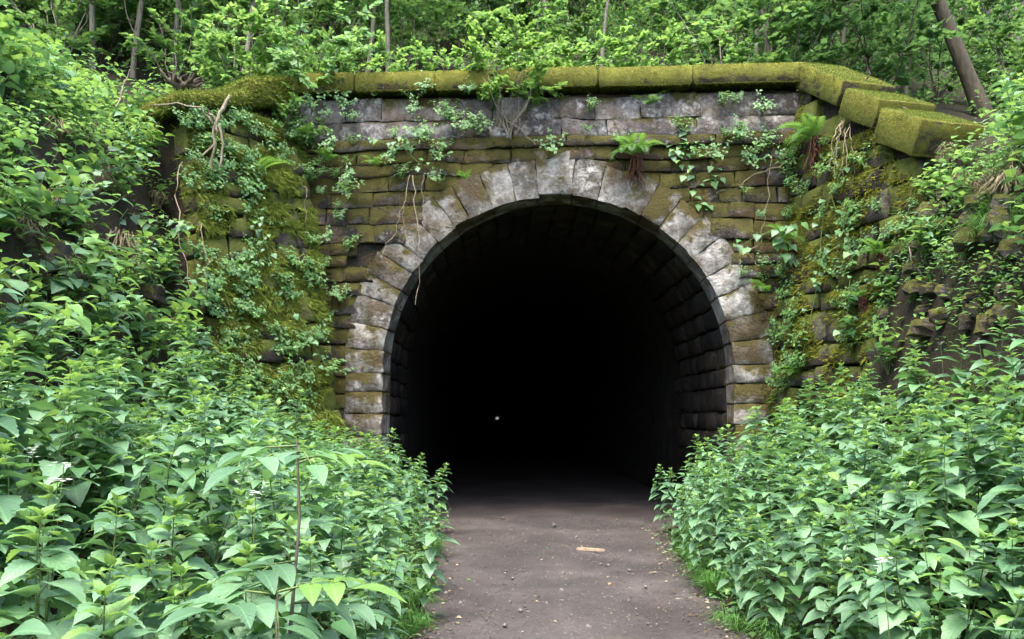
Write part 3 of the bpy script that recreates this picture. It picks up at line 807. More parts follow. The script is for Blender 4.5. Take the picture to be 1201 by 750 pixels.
cover('verge_weeds', 'small pale weeds fringing both edges of the path', 1800, (-2.1, 1.9), (-8, -0.6), okedge, T_LOW2, 0.045, [M_BUSH, M_FRESH], (0.0, 0.14))

def okbed(x, y): return (okL(x, y) or okR(x, y)) and max(xl(y) - x, x - xr(y)) > 0.15
cover('nettle_understorey', 'lower leaves filling the gaps between the nettle stems', 3800, (-5.2, 4.2), (-11.4, -0.3), okbed, T_MID, 0.13, [M_NETTLE, M_BUSH], (0.1, 0.78))

# ------------------------------------------------------------------ herbs on the banks
HERB = variant(gen_herb, T_MID, [M_NETTLE, M_FRESH], M_STEM, 5, 0.8, 6, 0.17, 0.5, 12, 0.45)
HERBS = variant(gen_herb, T_MID, [M_BUSH, M_BUSHB], M_STEM, 4, 0.6, 7, 0.115, 0.45, 13, 0.35)
WEED = variant(gen_herb, T_MID, [M_BUSH, M_BUSHB], M_STEM, 8, 0.26, 7, 0.052, 0.26, 11, 0.3)
def okbl(x, y):
    z = height(x, y); px, py, d = proj((x, y, z + .2)); return xl(y) - x > 2.4 and -260 < px < 300 and 0 < py < 560 and z < 6.8
for i, (x, y) in enumerate(spots(165, okbl, (-9.5, -3.4), (-9.5, 0.4), lambda x, y: 0.27)):
    v = rng.choice(HERB if U(0, 1) < .62 else HERBS)
    place('bank_herb', v, (x, y, height(x, y) - .02), 'leafy herb on the steep left bank, %s, %s' % ('near its top' if height(x, y) > 4.6 else 'halfway up' if height(x, y) > 2.6 else 'just above the nettles', 'beside the wing wall' if y > -2 else 'in its middle stretch' if y > -4.5 else 'towards the camera'), 'herb', 'herbs on the left bank', U(.75, 1.25), None, (U(-.2, .2), U(0.05, .45)))
def okbr(x, y):
    z = height(x, y); px, py, d = proj((x, y, z + .2))
    if 1050 < px < 1210 and 195 < py < 370: return U(0, 1) < 0.12
    if 940 < px < 1200 and py < 225: return False
    return x - xr(y) > 2.0 and 930 < px < 1520 and 60 < py < 620
for i, (x, y) in enumerate(spots(105, okbr, (2.8, 9.0), (-9.5, 1.2), lambda x, y: 0.36)):
    v = rng.choice(HERB if U(0, 1) < .4 else HERBS)
    place('bank_herb', v, (x, y, height(x, y) - .02), 'leafy herb on the right bank, %s, %s' % ('near its top' if height(x, y) > 4.4 else 'halfway up' if height(x, y) > 2.6 else 'just above the nettles', 'beside the wing wall' if y > -2.5 else 'in its middle stretch' if y > -4.5 else 'towards the camera'), 'herb', 'herbs on the right bank', U(.7, 1.1), None, (U(-.2, .2), -U(0.0, .35)))

# ------------------------------------------------------------------ bushes and trees above
BUSH = variant(gen_bush, T_LO, [M_BUSH, M_BUSHB], M_BARK, 5, 1.9, 7, 0.125, 1.1, 1300, 0.45)
BUSH_SHADE = variant(gen_bush, T_LO, [M_TREE, M_BUSH], M_BARKD, 4, 2.3, 7, 0.13, 1.2, 1300, 0.18)  # dark-leaved copy of the bush, its colour standing in for forest shade
def okbush(x, y):
    px, py, d = proj((x, y, height(x, y) + .8)); return -220 < px < 1420 and py > -60
bl = spots(112, okbush, (-15, 15), (1.7, 17), lambda x, y: 0.5 + 0.035 * y)
BO = []
for x, y in bl:
    far = y > 5.2 or x > 3.8 or (x < -6.0 and y > 3.0)  # back and sides of the slope, where shade is painted by darker leaves
    BO.append(place('bush', rng.choice(BUSH_SHADE if (far and U(0, 1) < .9) else BUSH), (x, y, height(x, y)), 'leafy bush on the wooded slope above the tunnel', 'bush', 'bushes on the slope above', U(.8, 1.3) * (1.25 if far else 1), None, (U(-.1, .1), U(-.1, .1)), stem='branches'))
number_rows(BO, 'leafy bush on the slope above the tunnel, {row} row, {ord} from the left', ('front', 'middle', 'back'))
TREE = [variant(gen_tree, T_LO, [M_TREE, M_BUSH], M_BARK, 1, 11, 0.11, 0.13, 3600, 2.6, 2.6)[0] for _ in range(4)]
TREED = variant(gen_tree, T_LO, [M_TREE, M_BUSH], M_BARKD, 1, 11, 0.15, 0.13, 3600, 2.6, 2.6)
TREEN = [variant(gen_tree, T_LO, [M_BUSH, M_BUSHB], M_BARK, 1, 9, 0.055, 0.12, 3200, 2.4, 2.0)[0] for _ in range(3)]
def tree_at(px, Y, label, var, sc=1.0, tilt=(0, 0), rz=None):
    x = W(px, 60, Y).x; return place('forest_tree', var, (x, Y, height(x, Y)), label, 'tree', 'forest trees above the tunnel', sc, rz, tilt, 'crown', 'trunk')
tree_at(76, 3.2, 'slim pale tree nearest the upper left corner', TREEN[0])
tree_at(157, 2.6, 'slim pale tree standing above the left wing wall end', TREEN[1])
tree_at(268, 6.5, 'thin tree half hidden behind the bright bush over the left coping', TREEN[2])
tree_at(325, 4.5, 'slim straight tree just right of the bush over the left coping', TREEN[0], 1.1)
tree_at(472, 8.0, 'straight grey tree above the middle of the left half of the coping', TREE[0])
tree_at(862, 4.5, 'thin leaning tree just behind the right part of the coping', TREEN[1], 1.0, (0, -0.14), 0.0)
tree_at(1150, 2.5, 'thick leaning tree on the slope above the right wing wall', TREED[0], 1.0, (0, -0.34), 0.0)
SL = [tree_at(px, Y, 'x', rng.choice(TREEN), U(.7, 1.0), (U(-.08, .08), U(-.08, .08))) for px, Y in ((110, 2.4), (205, 3.0), (285, 2.2), (430, 3.4), (455, 2.6), (640, 3.0), (700, 2.4), (880, 2.2), (905, 3.0), (985, 3.4), (1060, 4.2))]
number_rows(SL, 'slender pale sapling trunk close behind the coping and wing walls, {ord} from the left', ('',))
TO = []
for px, Y in ((20, 9), (120, 13), (210, 11), (390, 14), (430, 18), (560, 12), (640, 17), (700, 10), (770, 14), (940, 9), (1010, 13), (1080, 17), (1190, 10), (330, 22), (520, 24), (850, 22), (1130, 24), (60, 20)):
    TO.append(tree_at(px, Y, 'forest tree deeper in the wood above the tunnel', rng.choice(TREE), U(.85, 1.2), (U(-.06, .06), U(-.08, .08))))
number_rows(TO, 'forest tree deeper in the wood above the tunnel, {row} row, {ord} from the left', ('nearer', 'farther'))
# two bushes that reach over the coping, and one rooted on the ledge
BRI = variant(gen_bush, T_LO, [M_BUSH, M_BUSHB], M_BARK, 3, 1.6, 8, 0.12, 1.0, 1500, 0.6)
LEDGE = variant(gen_bush, T_LO, [M_BUSHB, M_FRESH], M_BARK, 1, 1.75, 8, 0.10, 0.85, 2600, 0.5, 3)
p = W(350, 100, 0.35); place('bush', BRI[0], (p.x, 0.55, 6.7), 'bright bush drooping over the left end of the coping', 'bush', 'bushes over the coping', 1.0, 0.4, (0.55, 0.1), stem='branches')
p = W(270, 70, 1.0); place('bush', BRI[1], (p.x, 1.2, 6.7), 'bright bush behind the left wing coping', 'bush', 'bushes over the coping', 1.05, 1.4, (0.2, -0.1), stem='branches')
p = W(330, 150, -0.05); place('bush', BRI[2], (p.x, 0.15, p.z - 0.2), 'leafy bush sprouting below the coping in the left portal corner', 'bush', 'bushes over the coping', 0.55, 1.0, (0.5, 0.2), stem='branches')
p = W(598, 158, -0.15); place('bush', LEDGE[0], (p.x, -0.12, p.z), 'young bush with bare grey stems rooted in the ledge above the keystone', 'bush', 'bushes over the coping', 1.0, 2.2, (0.12, -0.05), stem='branches')
p = W(345, 92, 0.0); place('bush', BRI[1], (p.x, 0.25, 6.85), 'pale bush hanging in front of the left end of the portal coping', 'bush', 'bushes over the coping', 0.72, 2.9, (0.75, 0.0), stem='branches')
p = W(395, 88, 0.0); place('bush', BRI[2], (p.x, 0.30, 6.85), 'smaller pale bush beside it on the left part of the portal coping', 'bush', 'bushes over the coping', 0.55, 4.4, (0.7, -0.1), stem='branches')
p = W(290, 70, 0.6); place('bush', BRI[0], (p.x, 0.7, 6.75), 'broad pale bush above the corner of left wing and portal coping', 'bush', 'bushes over the coping', 0.9, 3.3, (0.45, 0.1), stem='branches')
CB = []
for px in (445, 520, 690, 760, 830, 560, 635, 730, 490):
    p = W(px, 70, 1.5); CB.append(place('bush', rng.choice(BRI), (p.x, 1.35 + U(0, .4), 6.55), 'bright bush growing right behind the coping', 'bush', 'bushes behind the coping', U(.7, 1.0), None, (0, 0), stem='branches'))
number_rows(CB, 'bright bush right behind the coping, {ord} from the left', ('',))


# ------------------------------------------------------------------ moss grown on the stones
def mesh_tris(objs):
    """triangles (in the parent's space) of mesh objects with unit transforms"""
    T = []
    for o in objs:
        me = o.data; me.calc_loop_triangles()
        v = np.empty(len(me.vertices) * 3, dtype=np.float32); me.vertices.foreach_get('co', v); v = v.reshape(-1, 3)
        t = np.empty(len(me.loop_triangles) * 3, dtype=np.int32); me.loop_triangles.foreach_get('vertices', t)
        T.append(v[t.reshape(-1, 3)])
    return np.concatenate(T)
def moss(parent, objs, n, length, width, mats, wfun, droop=0.0, spread=0.5, clump=0.0, offs=Vector((0, 0, 0))):
    T = mesh_tris(objs); e1 = T[:, 1] - T[:, 0]; e2 = T[:, 2] - T[:, 0]; c = np.cross(e1, e2)
    ar = np.linalg.norm(c, axis=1) / 2; nm = c / np.maximum(ar[:, None] * 2, 1e-9)
    pr = ar * wfun(nm, T.mean(axis=1)); pr = pr / pr.sum()
    idx = nrg.choice(len(T), size=n, p=pr); a = nrg.random((n, 1)); b = nrg.random((n, 1)); f = (a + b) > 1; a[f] = 1 - a[f]; b[f] = 1 - b[f]
    P = T[idx, 0] + e1[idx] * a + e2[idx] * b; nn = nm[idx]
    if clump > 0:
        keep = np.array([mnoise.noise(Vector(p) * 2.2 + offs) + 0.5 * mnoise.noise(Vector(p) * 6 + offs) > -0.15 + clump * 0.3 for p in P.tolist()]); P = P[keep]; nn = nn[keep]
    n = len(P)
    d = nn + nrg.normal(0, spread, (n, 3)); d[:, 2] -= droop; d /= np.linalg.norm(d, axis=1)[:, None]
    L = length * nrg.uniform(0.5, 1.3, (n, 1)); sd_ = np.cross(d, nrg.normal(0, 1, (n, 3))); sd_ /= np.linalg.norm(sd_, axis=1)[:, None]
    V = np.stack([P - sd_ * width - nn * 0.01, P + sd_ * width - nn * 0.01, P + d * L], axis=1).reshape(-1, 3)
    F = np.arange(n * 3, dtype=np.int32).reshape(-1, 3)
    o = link('moss', mk_mesh('moss', V, F, mats), parent); o['kind'] = 'stuff'; return o
upw = lambda nm, c: np.clip(nm[:, 2] + 0.35, 0.02, 1.2)
moss(portal, copes, 44000, 0.022, 0.008, M_MOSSM, lambda nm, c: np.clip(nm[:, 2] + 0.25, 0.0, 1) + (nm[:, 1] < -0.5) * 0.35)
moss(wingR, copR, 26000, 0.022, 0.007, M_MOSS, lambda nm, c: np.clip(nm[:, 2] + 0.5, 0.0, 1))
moss(wingL, copL, 16000, 0.08, 0.010, M_MOSS, lambda nm, c: np.clip(nm[:, 2] + 0.6, 0.0, 1), droop=0.5)
stL = [o for o in wingL.children if o.name.startswith('wall_stone')]
stR = [o for o in wingR.children if o.name.startswith('wall_stone')]
outw = lambda n: (lambda nm, c: np.clip(nm[:, 0] * n.x + nm[:, 1] * n.y, 0, 1) + np.clip(nm[:, 2], 0, 1) * 0.7)
moss(wingL, stL, 80000, 0.13, 0.008, M_MOSS, lambda nm, c: outw(nL)(nm, c) * np.clip(1.25 - 0.28 * np.abs(c[:, 0] * dL.x + c[:, 1] * dL.y) - 0.12 * np.clip(5.5 - c[:, 2], 0, 9), 0.12, 1), droop=1.0, spread=0.3, clump=0.1)
moss(wingR, stR, 34000, 0.07, 0.011, M_MOSSM, outw(nR), droop=0.5, spread=0.4, clump=0.4)
stP = [o for o in portal.children if o.name.startswith('wall_stone')]
moss(portal, stP, 60000, 0.045, 0.008, M_MOSSM, lambda nm, c: np.clip(nm[:, 2] - 0.2, 0, 1) * 3 + (nm[:, 1] < -0.6) * 0.35, droop=0.3, clump=0.9)

vs_ = [o for o in portal.children if o.name.startswith('voussoir')]
moss(portal, vs_, 30000, 0.045, 0.008, M_MOSSD, lambda nm, c: np.clip((np.hypot(c[:, 0], np.clip(c[:, 2] - SP, 0, 9)) - AR - 0.30) * 3.2, 0, 1) * (0.35 + 0.8 * (c[:, 2] < 4.4)), droop=0.3, clump=0.7)

# ------------------------------------------------------------------ ferns
def frond_mesh(L, droop, n=18):
    pts = []; p = Vector((0, 0, 0)); el = R(62)
    for i in range(n + 1):
        pts.append(p.copy()); p = p + Vector((0, math.cos(el), math.sin(el))) * (L / n); el -= R(droop) / n
    items = []
    for i in range(2, n + 1):
        t = i / n; w = L * 0.23 * math.sin(PI * min(1, t * 0.80 + 0.16)) ** 0.8; d = (pts[i] - pts[i - 1]).normalized()
        for s in (-1, 1):
            dd = Vector((s, 0, 0)) + d * 0.45 - Vector((0, 0, 0.12)); items.append((LM(pts[i], dd, d.cross(Vector((s, 0, 0))) * s + Vector((0, 0, .2)), w, 1.5), 0))
    V, F, uv = assemble(T_THIN, [m for m, _ in items]); TV, TF = tube(pts, [0.004 - 0.003 * i / n for i in range(n + 1)], 3)
    F2 = np.concatenate([F, TF + len(V)]); uv = np.concatenate([uv, np.full((len(TF) * 3, 2), 0.5, dtype=np.float32)])
    return mk_mesh('frond', np.concatenate([V, TV]), F2, M_FERN, uv=uv, smooth=True)
FROND = [frond_mesh(0.6, 95), frond_mesh(0.6, 125), frond_mesh(0.6, 70)]
def skirt_mesh(h, w):
    parts = []
    for k in range(26):
        a = U(0, 2 * PI); r = w * 1.5 * math.sqrt(U(0, 1)); x, y = math.cos(a) * r, math.sin(a) * r * .5
        pts = curve_pts((x * .3, y * .3, 0.04), (x + U(-.05, .05), y - 0.03, -h * U(.3, 1)), 5, 0.09); parts.append(tube(pts, [.004, .009, .011, .008, .006, .002], 4, .4))
    V, F = merge(parts); return mk_mesh('dead_fronds', V, F, M_DEAD, smooth=True)
SKIRT = [skirt_mesh(0.55, 0.10), skirt_mesh(0.4, 0.09)]
def fern(px, py, Y, size, label, n=8, skirt=None, face=-PI / 2, span=2.2, tilt=0.35):
    p = W(px, py, Y); o = empty('fern', p, label, 'fern', 'ferns on the stonework')
    o.rotation_euler = (0, 0, 0); o.scale = (size, size, size)
    for k in range(n):
        a = face - PI / 2 + span * ((k + .5) / n - .5) + U(-.15, .15)
        m = Matrix.Rotation(a, 4, 'Z') @ Matrix.Rotation(R(U(-25, 15)), 4, 'X') @ Matrix.Scale(U(.7, 1.1), 4)
        link('frond', rng.choice(FROND), o, M=m)
    if skirt is not None: link('dead_fronds', SKIRT[skirt], o, loc=(0, -0.06, 0))
    return o
fern(745, 185, -0.12, 1.0, 'largest fern on the portal, above a red-brown skirt of dead fronds right of the keystone', 11, 0, span=3.2)
fern(762, 128, -0.06, 0.75, 'small upright fern on the grey course below the coping', 5, None, span=2.6)
fern(955, 165, -0.75, 1.15, 'bright fern hanging off the right wing wall below its coping', 10, 0, face=PI, span=3.0)
fern(925, 285, -0.55, 0.9, 'fern with a long brown skirt low in the right corner of the portal', 6, 0, face=-2.4, span=2.6)
fern(900, 345, -0.35, 0.8, 'single arching fern fronds beside the right springing of the arch', 3, None, face=-2.6, span=1.2)
fern(278, 228, -0.55, 0.75, 'fern over a rusty brown skirt on the left wing wall', 5, 0, face=-0.9, span=2.6)
fern(300, 205, -0.6, 1.1, 'pale single fern frond arching off the left wing wall', 2, None, face=-0.2, span=0.7)
fern(545, 212, -0.10, 0.42, 'tiny fern on the arch ring left of the keystone', 5, None, span=2.8)
fern(440, 195, -0.05, 0.5, 'small fern in the left part of the portal wall', 6, None, span=2.8)
fern(385, 190, 0.05, 0.55, 'dark fern in the left corner of the portal wall', 6, None, span=2.6)
fern(405, 225, -0.02, 0.35, 'small bright fern seedling left of the arch', 4, None, span=2.6)
fern(360, 160, 0.10, 0.6, 'shaded fern under the bush at the left coping', 6, None, span=2.6)
fern(1030, 300, -2.2, 0.7, 'pale fern on the right wing wall above the nettles', 4, 1, face=-2.4, span=2.0)
fern(1010, 350, -2.0, 0.6, 'ragged fern low on the right wing wall', 4, 1, face=-2.6, span=2.4)
fern(935, 440, -0.8, 0.7, 'fern beside the foot of the arch ring on the right', 5, None, face=-2.6, span=2.2)

# ------------------------------------------------------------------ weeds rooted in the walls
def wall_weed(p, nrm, label, group, sc):
    label = '%s, %s' % (label, 'high up near the coping' if p[2] > 4.9 else 'at mid height' if p[2] > 3.3 else 'low down above the nettles')
    o = place('wall_weed', rng.choice(WEED), p, label, 'weed', group, sc, U(0, 6.28))
    q = Vector((0, 0, 1)).lerp(Vector(nrm), U(0.3, 0.75)).normalized()
    o.rotation_mode = 'QUATERNION'; o.rotation_quaternion = Vector((0, 0, 1)).rotation_difference(q)
for k in range(120):
    u, z = U(0.0, LL + 0.1), U(1.6, 5.9)
    if U(0, 1) > 0.12 + u / LL + 0.35 * (z < 3.6): continue
    wall_weed(faceL(u, z, 0.0) + bL, nL, 'small weed rooted in the mossy left wing wall', 'weeds on the left wing wall', U(.7, 1.5))
for k in range(52):
    u, z = U(0.0, LR), U(1.8, 5.6)
    if z > 6.2 - 0.8 * u: continue
    wall_weed(faceR(u, z, 0.0) + bR, nR, 'small weed rooted in the mossy right wing wall', 'weeds on the right wing wall', U(.7, 1.4))
for k in range(100):
    px, py = (U(335, 560), U(105, 215)) if k < 46 else (U(335, 410), U(200, 430)) if k < 72 else (U(850, 930), U(150, 330)) if k < 84 else (U(640, 900), U(120, 190))
    wall_weed(W(px, py, -0.03 + (600 - px) * 0.0009), Vector((0, -1, 0)), 'small weed rooted in the portal wall %s' % ('in the left corner' if px < 410 else 'left of the keystone' if px < 600 else 'right of the keystone' if px < 800 else 'in the right corner'), 'weeds on the portal wall', U(.55, 1.25))

# ------------------------------------------------------------------ rocks and dry grass on the banks
def hit(px, py):
    """where a sight line meets the ground"""
    d = (CROT @ Vector(((px - 600.5) / FPX, (375 - py) / FPX, -1))).normalized(); t = 2.0
    while t < 40:
        p = CAM + d * t
        if p.z < height(p.x, p.y): return p
        t += 0.05
    return p
def rock_mesh(seed):
    V = []; F = []; n, m = 9, 6
    for j in range(m + 1):
        th = PI * j / m
        for i in range(n):
            ph = 2 * PI * i / n; v = Vector((math.sin(th) * math.cos(ph), math.sin(th) * math.sin(ph), math.cos(th)))
            v = Vector([math.copysign(abs(c) ** 0.55, c) for c in v]); V.append(v * (0.5 + 0.22 * mnoise.noise(v * 1.5 + Vector((seed * 7, 0, 0))) + 0.08 * mnoise.noise(v * 4 + Vector((seed * 7, 0, 0)))))
    for j in range(m):
        for i in range(n):
            F.append((j * n + i, (j + 1) * n + i, (j + 1) * n + (i + 1) % n, j * n + (i + 1) % n))
    return mk_mesh('rock', V, F, M_ROCK, smooth=False)
ROCK = [rock_mesh(i) for i in range(6)]
def rock(px, py, w, h, label, pull=0.0):
    p = hit(px, py); o = link('rock', rng.choice(ROCK), None, loc=p + (CAM - p).normalized() * (pull + 0.05)); o.scale = (w, w * U(.7, 1), h); o.rotation_euler = (U(-.25, .25), U(-.25, .25), U(-.5, .5))
    return tag(o, label, 'rock', 'rocks on the banks', 'thing')
RK = [(1090, 250, .34, .26), (1150, 238, .34, .24), (1182, 258, .36, .26)]
while len(RK) < 36:
    a, b = U(1035, 1201), U(215, 385)
    if 1085 < a < 1150 and 285 < b < 335: continue          # the dark hollow
    if any(abs(a - q[0]) < 15 and abs(b - q[1]) < 12 for q in RK): continue
    RK.append((a, b, U(.18, .38), U(.10, .24)))
RL = [rock(px, py, w * .9, h * .9, 'x') for px, py, w, h in RK]
RL.sort(key=lambda o: -o.location.z)
for i, o in enumerate(RL): o['label'] = 'mossy rubble stone on the right bank below the end coping block, %s from the top' % ORD[i]
for i, (px, py, w, h) in enumerate(((172, 285, .42, .2), (188, 318, .42, .42), (176, 345, .34, .22), (60, 300, .35, .3), (85, 335, .35, .3), (195, 385, .36, .2))):
    rock(px, py, w, h, ('flat dark slab on top of the small stone stack on the left bank', 'dark block in the middle of the small stone stack on the left bank', 'lowest stone of the small stack on the left bank', 'mossy boulder on the left bank beside the frame edge', 'mossy boulder just below the boulder near the left frame edge', 'small dark stone half buried in nettles on the left bank')[i], 0.12)

def grass_mesh(n, h, sp, mat, droop):
    Vs = []; Fs = []
    for k in range(n):
        a = U(0, 6.3); b = Vector((U(-1, 1), U(-1, 1), 0)) * 0.06; L = h * U(.5, 1.1); d = Vector((math.cos(a), math.sin(a), 0)); w = Vector((-d.y, d.x, 0)) * 0.004
        p1 = b + d * sp * .35 + Vector((0, 0, L * .7)); p2 = b + d * sp + Vector((0, 0, L * (1 - droop)))
        o = len(Vs); Vs += [b - w, b + w, p1 - w, p1 + w, p2]; Fs += [(o, o + 1, o + 3), (o, o + 3, o + 2), (o + 2, o + 3, o + 4)]
    return mk_mesh('grass', np.array([tuple(v) for v in Vs]), np.array(Fs, dtype=np.int32), mat)
M_STICK = plain_mat('bleached stick', (0.12, 0.085, 0.05), (0.30, 0.23, 0.155), 25, 0.85)
M_STRAW = plain_mat('dry grass', (0.09, 0.075, 0.04), (0.26, 0.22, 0.13), 9, 0.9)
GR = [grass_mesh(90, .3, .28, M_STRAW, .8), grass_mesh(90, .26, .3, M_STRAW, 1.05), grass_mesh(70, .35, .25, M_FERN, .4), grass_mesh(60, .3, .3, M_FERN, .6)]
def tufts(n, bx, by, label, group, kinds, sc=(.7, 1.3)):
    for k in range(n):
        p = hit(U(*bx), U(*by)); o = link('grass_tuft', rng.choice([GR[i] for i in kinds]), None, loc=p - Vector((0, 0, .03))); q = U(*sc); o.scale = (q, q, q); o.rotation_euler = (U(-.3, .3), U(-.3, .3), U(0, 6))
        tag(o, label, 'grass', group, 'thing')
tufts(14, (1060, 1200), (180, 250), 'tuft of dry straw-coloured grass on the brow beyond the end coping block', 'dry grass tufts on the right bank', (0, 1))
tufts(24, (1060, 1200), (180, 300), 'tuft of green grass among the stones on the right bank', 'green grass tufts on the right bank', (2, 3))
tufts(22, (20, 250), (60, 330), 'tuft of dry grass between the herbs on the left bank', 'dry grass tufts on the left bank', (0, 1))

it = []
for k in range(1000):
    p = hit(U(1040, 1201), U(175, 385)); v = mnoise.noise(p * 2.0)
    if v < -0.02: continue
    for q in range(4): it.append((LM(p + Vector((U(-.1, .1), U(-.1, .02), U(0, .16))), rdir(U(0, 6.3), R(U(-30, 30))), (U(-.4, .4), U(-.6, 0), 1), U(.035, .085)), 0 if U(0, 1) < .7 else 1))
tag(link('rubble_weeds', foliage_mesh('rubble_weeds', T_LOW2, it, [M_BUSH, M_BUSHB])), 'small weeds creeping over the rubble of the right bank', 'ground cover', kind='stuff')
# ------------------------------------------------------------------ dry stems, roots and wood
def stem(name, label, cat, pl, r0, r1, mat=None, group=None, n=5):
    """pl: list of (px, py, Y)"""
    pts = [W(*q) for q in pl]; out = []
    for a, b in zip(pts, pts[1:]):
        c = curve_pts(a, b, 6, 0.04 + (b - a).length * .09); out += c[:-1]
    out.append(pts[-1]); base = out[0].copy(); k = len(out)
    V, F = tube([p - base for p in out], [0.75 * U(.75, 1.25) * (r0 + (r1 - r0) * i / (k - 1)) for i in range(k)], n, 0.2)
    return tag(link(name, mk_mesh(name, V, F, mat or M_DRY, smooth=True), None, loc=base), label, cat, group)
g = 'dry stems hanging on the stonework'
stem('dry_vine', 'dry stem slanting down to the left over the arch ring', 'dry vine', [(481, 205, -.12), (468, 258, -.14), (448, 300, -.13)], .010, .006, None, g)
stem('dry_vine', 'longest dry stem hanging down into the tunnel mouth at left', 'dry vine', [(484, 206, -.12), (490, 262, -.16), (491, 300, -.18), (487, 358, -.2)], .011, .006, None, g)
stem('dry_vine', 'short dry stem hanging beside the longest one left of the arch', 'dry vine', [(497, 205, -.12), (496, 240, -.15), (497, 268, -.14)], .008, .004, None, g)
stem('dry_vine', 'thin dry stem hanging between two longer ones left of the arch', 'dry vine', [(474, 236, -.12), (472, 285, -.14)], .006, .004, None, g)
stem('dry_vine', 'dry twig slanting from the ledge bush down to the keystone', 'dry vine', [(566, 90, -.3), (592, 138, -.22), (628, 170, -.15)], .011, .007, None, g)
stem('dry_vine', 'upright dry stem in front of the coping beside the ledge bush', 'dry vine', [(610, 80, -.35), (608, 120, -.3), (609, 152, -.2)], .009, .007, None, g)
stem('dry_vine', 'pale dry stem crossing the coping left of the ledge bush', 'dry vine', [(578, 70, -.38), (586, 110, -.3), (585, 150, -.2)], .010, .008, None, g)
stem('dry_vine', 'long curved bare twig sweeping across the right of the portal wall', 'dry vine', [(832, 232, -.12), (880, 208, -.3), (915, 196, -.4), (932, 176, -.4), (930, 150, -.4)], .011, .006, None, g)
stem('dry_vine', 'thin bare twig hanging down below the long curved twig', 'dry vine', [(905, 152, -.4), (902, 205, -.36), (897, 250, -.34), (893, 285, -.34)], .007, .005, None, g)
stem('dry_vine', 'bent twig low beside the right of the arch ring', 'dry vine', [(893, 285, -.34), (868, 300, -.25), (852, 330, -.2)], .008, .005, None, g)
stem('dry_vine', 'short fork of twig beside the right arch stones', 'dry vine', [(876, 296, -.25), (890, 312, -.25), (897, 322, -.22)], .006, .004, None, g)
stem('dry_vine', 'long pale dry stem hanging over the left bank', 'dry vine', [(214, 190, -1.5), (205, 230, -1.6), (216, 300, -1.8), (232, 348, -1.9)], .011, .006, None, g)
stem('dry_vine', 'second pale dry stem hanging over the left bank', 'dry vine', [(236, 262, -1.5), (242, 300, -1.7), (243, 345, -1.8)], .008, .005, None, g)
stem('dry_vine', 'short bent dry stem in the left corner of the portal', 'dry vine', [(358, 262, -.1), (360, 225, -.15), (354, 214, -.1)], .008, .005, None, g)
stem('dry_vine', 'straight grey dead stick leaning above the left bank', 'dry vine', [(136, 126, -1.6), (152, 82, -1.5)], .016, .010, None, g)
for i, (dx, dy) in enumerate(((0, 0), (-7, 4), (8, 2), (14, 8), (-2, 9), (5, 12))):
    stem('dry_root', 'bare root in the hanging bunch below the middle right coping block', 'root', [(990 + dx * .4, 138 + dy, -1.35), (984 + dx, 158 + dy, -1.6), (982 + dx * 1.4, 196 + dy, -1.65)], .008, .004, None, 'bunch of roots below the right coping')
fk = empty('forked_stick', W(1123, 250, -3.3), 'pale forked dead stick leaning over the hollow in the right bank', 'stick')
bpy.context.view_layer.update()
for pl in ([(1123, 250, -3.3), (1127, 285, -3.45), (1128, 296, -3.45)], [(1128, 296, -3.45), (1120, 320, -3.5), (1113, 338, -3.5)], [(1128, 296, -3.45), (1138, 316, -3.5), (1143, 336, -3.5)]):
    pts = [W(*q) - fk.location for q in pl]; V, F = tube(pts, [.013, .011, .009], 6, .1); link('prong', mk_mesh('prong', V, F, M_DRY, smooth=True), fk)
stem('dead_stick', 'thin dead stick leaning at the left of the hollow in the right bank', 'stick', [(1066, 290, -3.0), (1078, 318, -3.2), (1090, 342, -3.3)], .012, .008, None, None)
stem('twig', 'curled pale twig lying on the mossy end coping blocks', 'twig', [(1032, 119, -1.9), (1050, 121, -2.0), (1062, 127, -2.05), (1066, 137, -2.15)], .012, .010, M_WOOD)
stem('metal_stub', 'short dark upright stub on the right wing coping', 'stub', [(1014, 101, -1.2), (1018, 96, -1.2), (1019, 80, -1.2)], .014, .012, M_BARKD)
dw = empty('driftwood_branch', W(258, 200, -1.0), 'gnarled pale dead branch hanging at the left wing coping', 'dead branch'); bpy.context.view_layer.update()
for pl, r0, r1 in (([(270, 113, -1.25), (258, 132, -1.3), (251, 150, -1.3), (252, 175, -1.25), (248, 200, -1.2)], .045, .03), ([(176, 124, -1.5), (208, 121, -1.5), (236, 126, -1.45), (250, 146, -1.3)], .014, .03),
                   ([(257, 148, -1.3), (262, 170, -1.28), (258, 196, -1.25)], .03, .022), ([(252, 168, -1.27), (240, 180, -1.3), (236, 184, -1.3)], .022, .016), ([(246, 130, -1.35), (252, 140, -1.32), (255, 155, -1.3)], .035, .03)):
    pts = []
    for a, b in zip(pl, pl[1:]): pts += curve_pts(W(*a), W(*b), 3, .05)[:-1]
    pts.append(W(*pl[-1])); k = len(pts)
    V, F = tube([p - dw.location for p in pts], [.62 * (r0 + (r1 - r0) * i / (k - 1)) for i in range(k)], 7, .25); link('limb', mk_mesh('limb', V, F, M_WOOD, smooth=True), dw)
st = empty('root_stump', W(212, 104, -.4), 'old upturned root stump behind the left wing coping', 'stump'); bpy.context.view_layer.update()
for k in range(9):
    a = U(0, 6.3); e = Vector((math.cos(a) * .35, math.sin(a) * .2, U(-.05, .35))); V, F = tube(curve_pts((0, 0, 0), e, 4, .1), [.06, .045, .035, .025, .012], 6, .15)
    link('root', mk_mesh('root', V, F, M_BARKD, smooth=True), st)
a = W(676, 643, -2.15); a.z = 0.03; b = W(709, 648, -2.25); b = Vector((b.x, a.y - .12, .03)); u_ = (b - a).normalized(); v_ = Vector((-u_.y, u_.x, 0))
sv = []
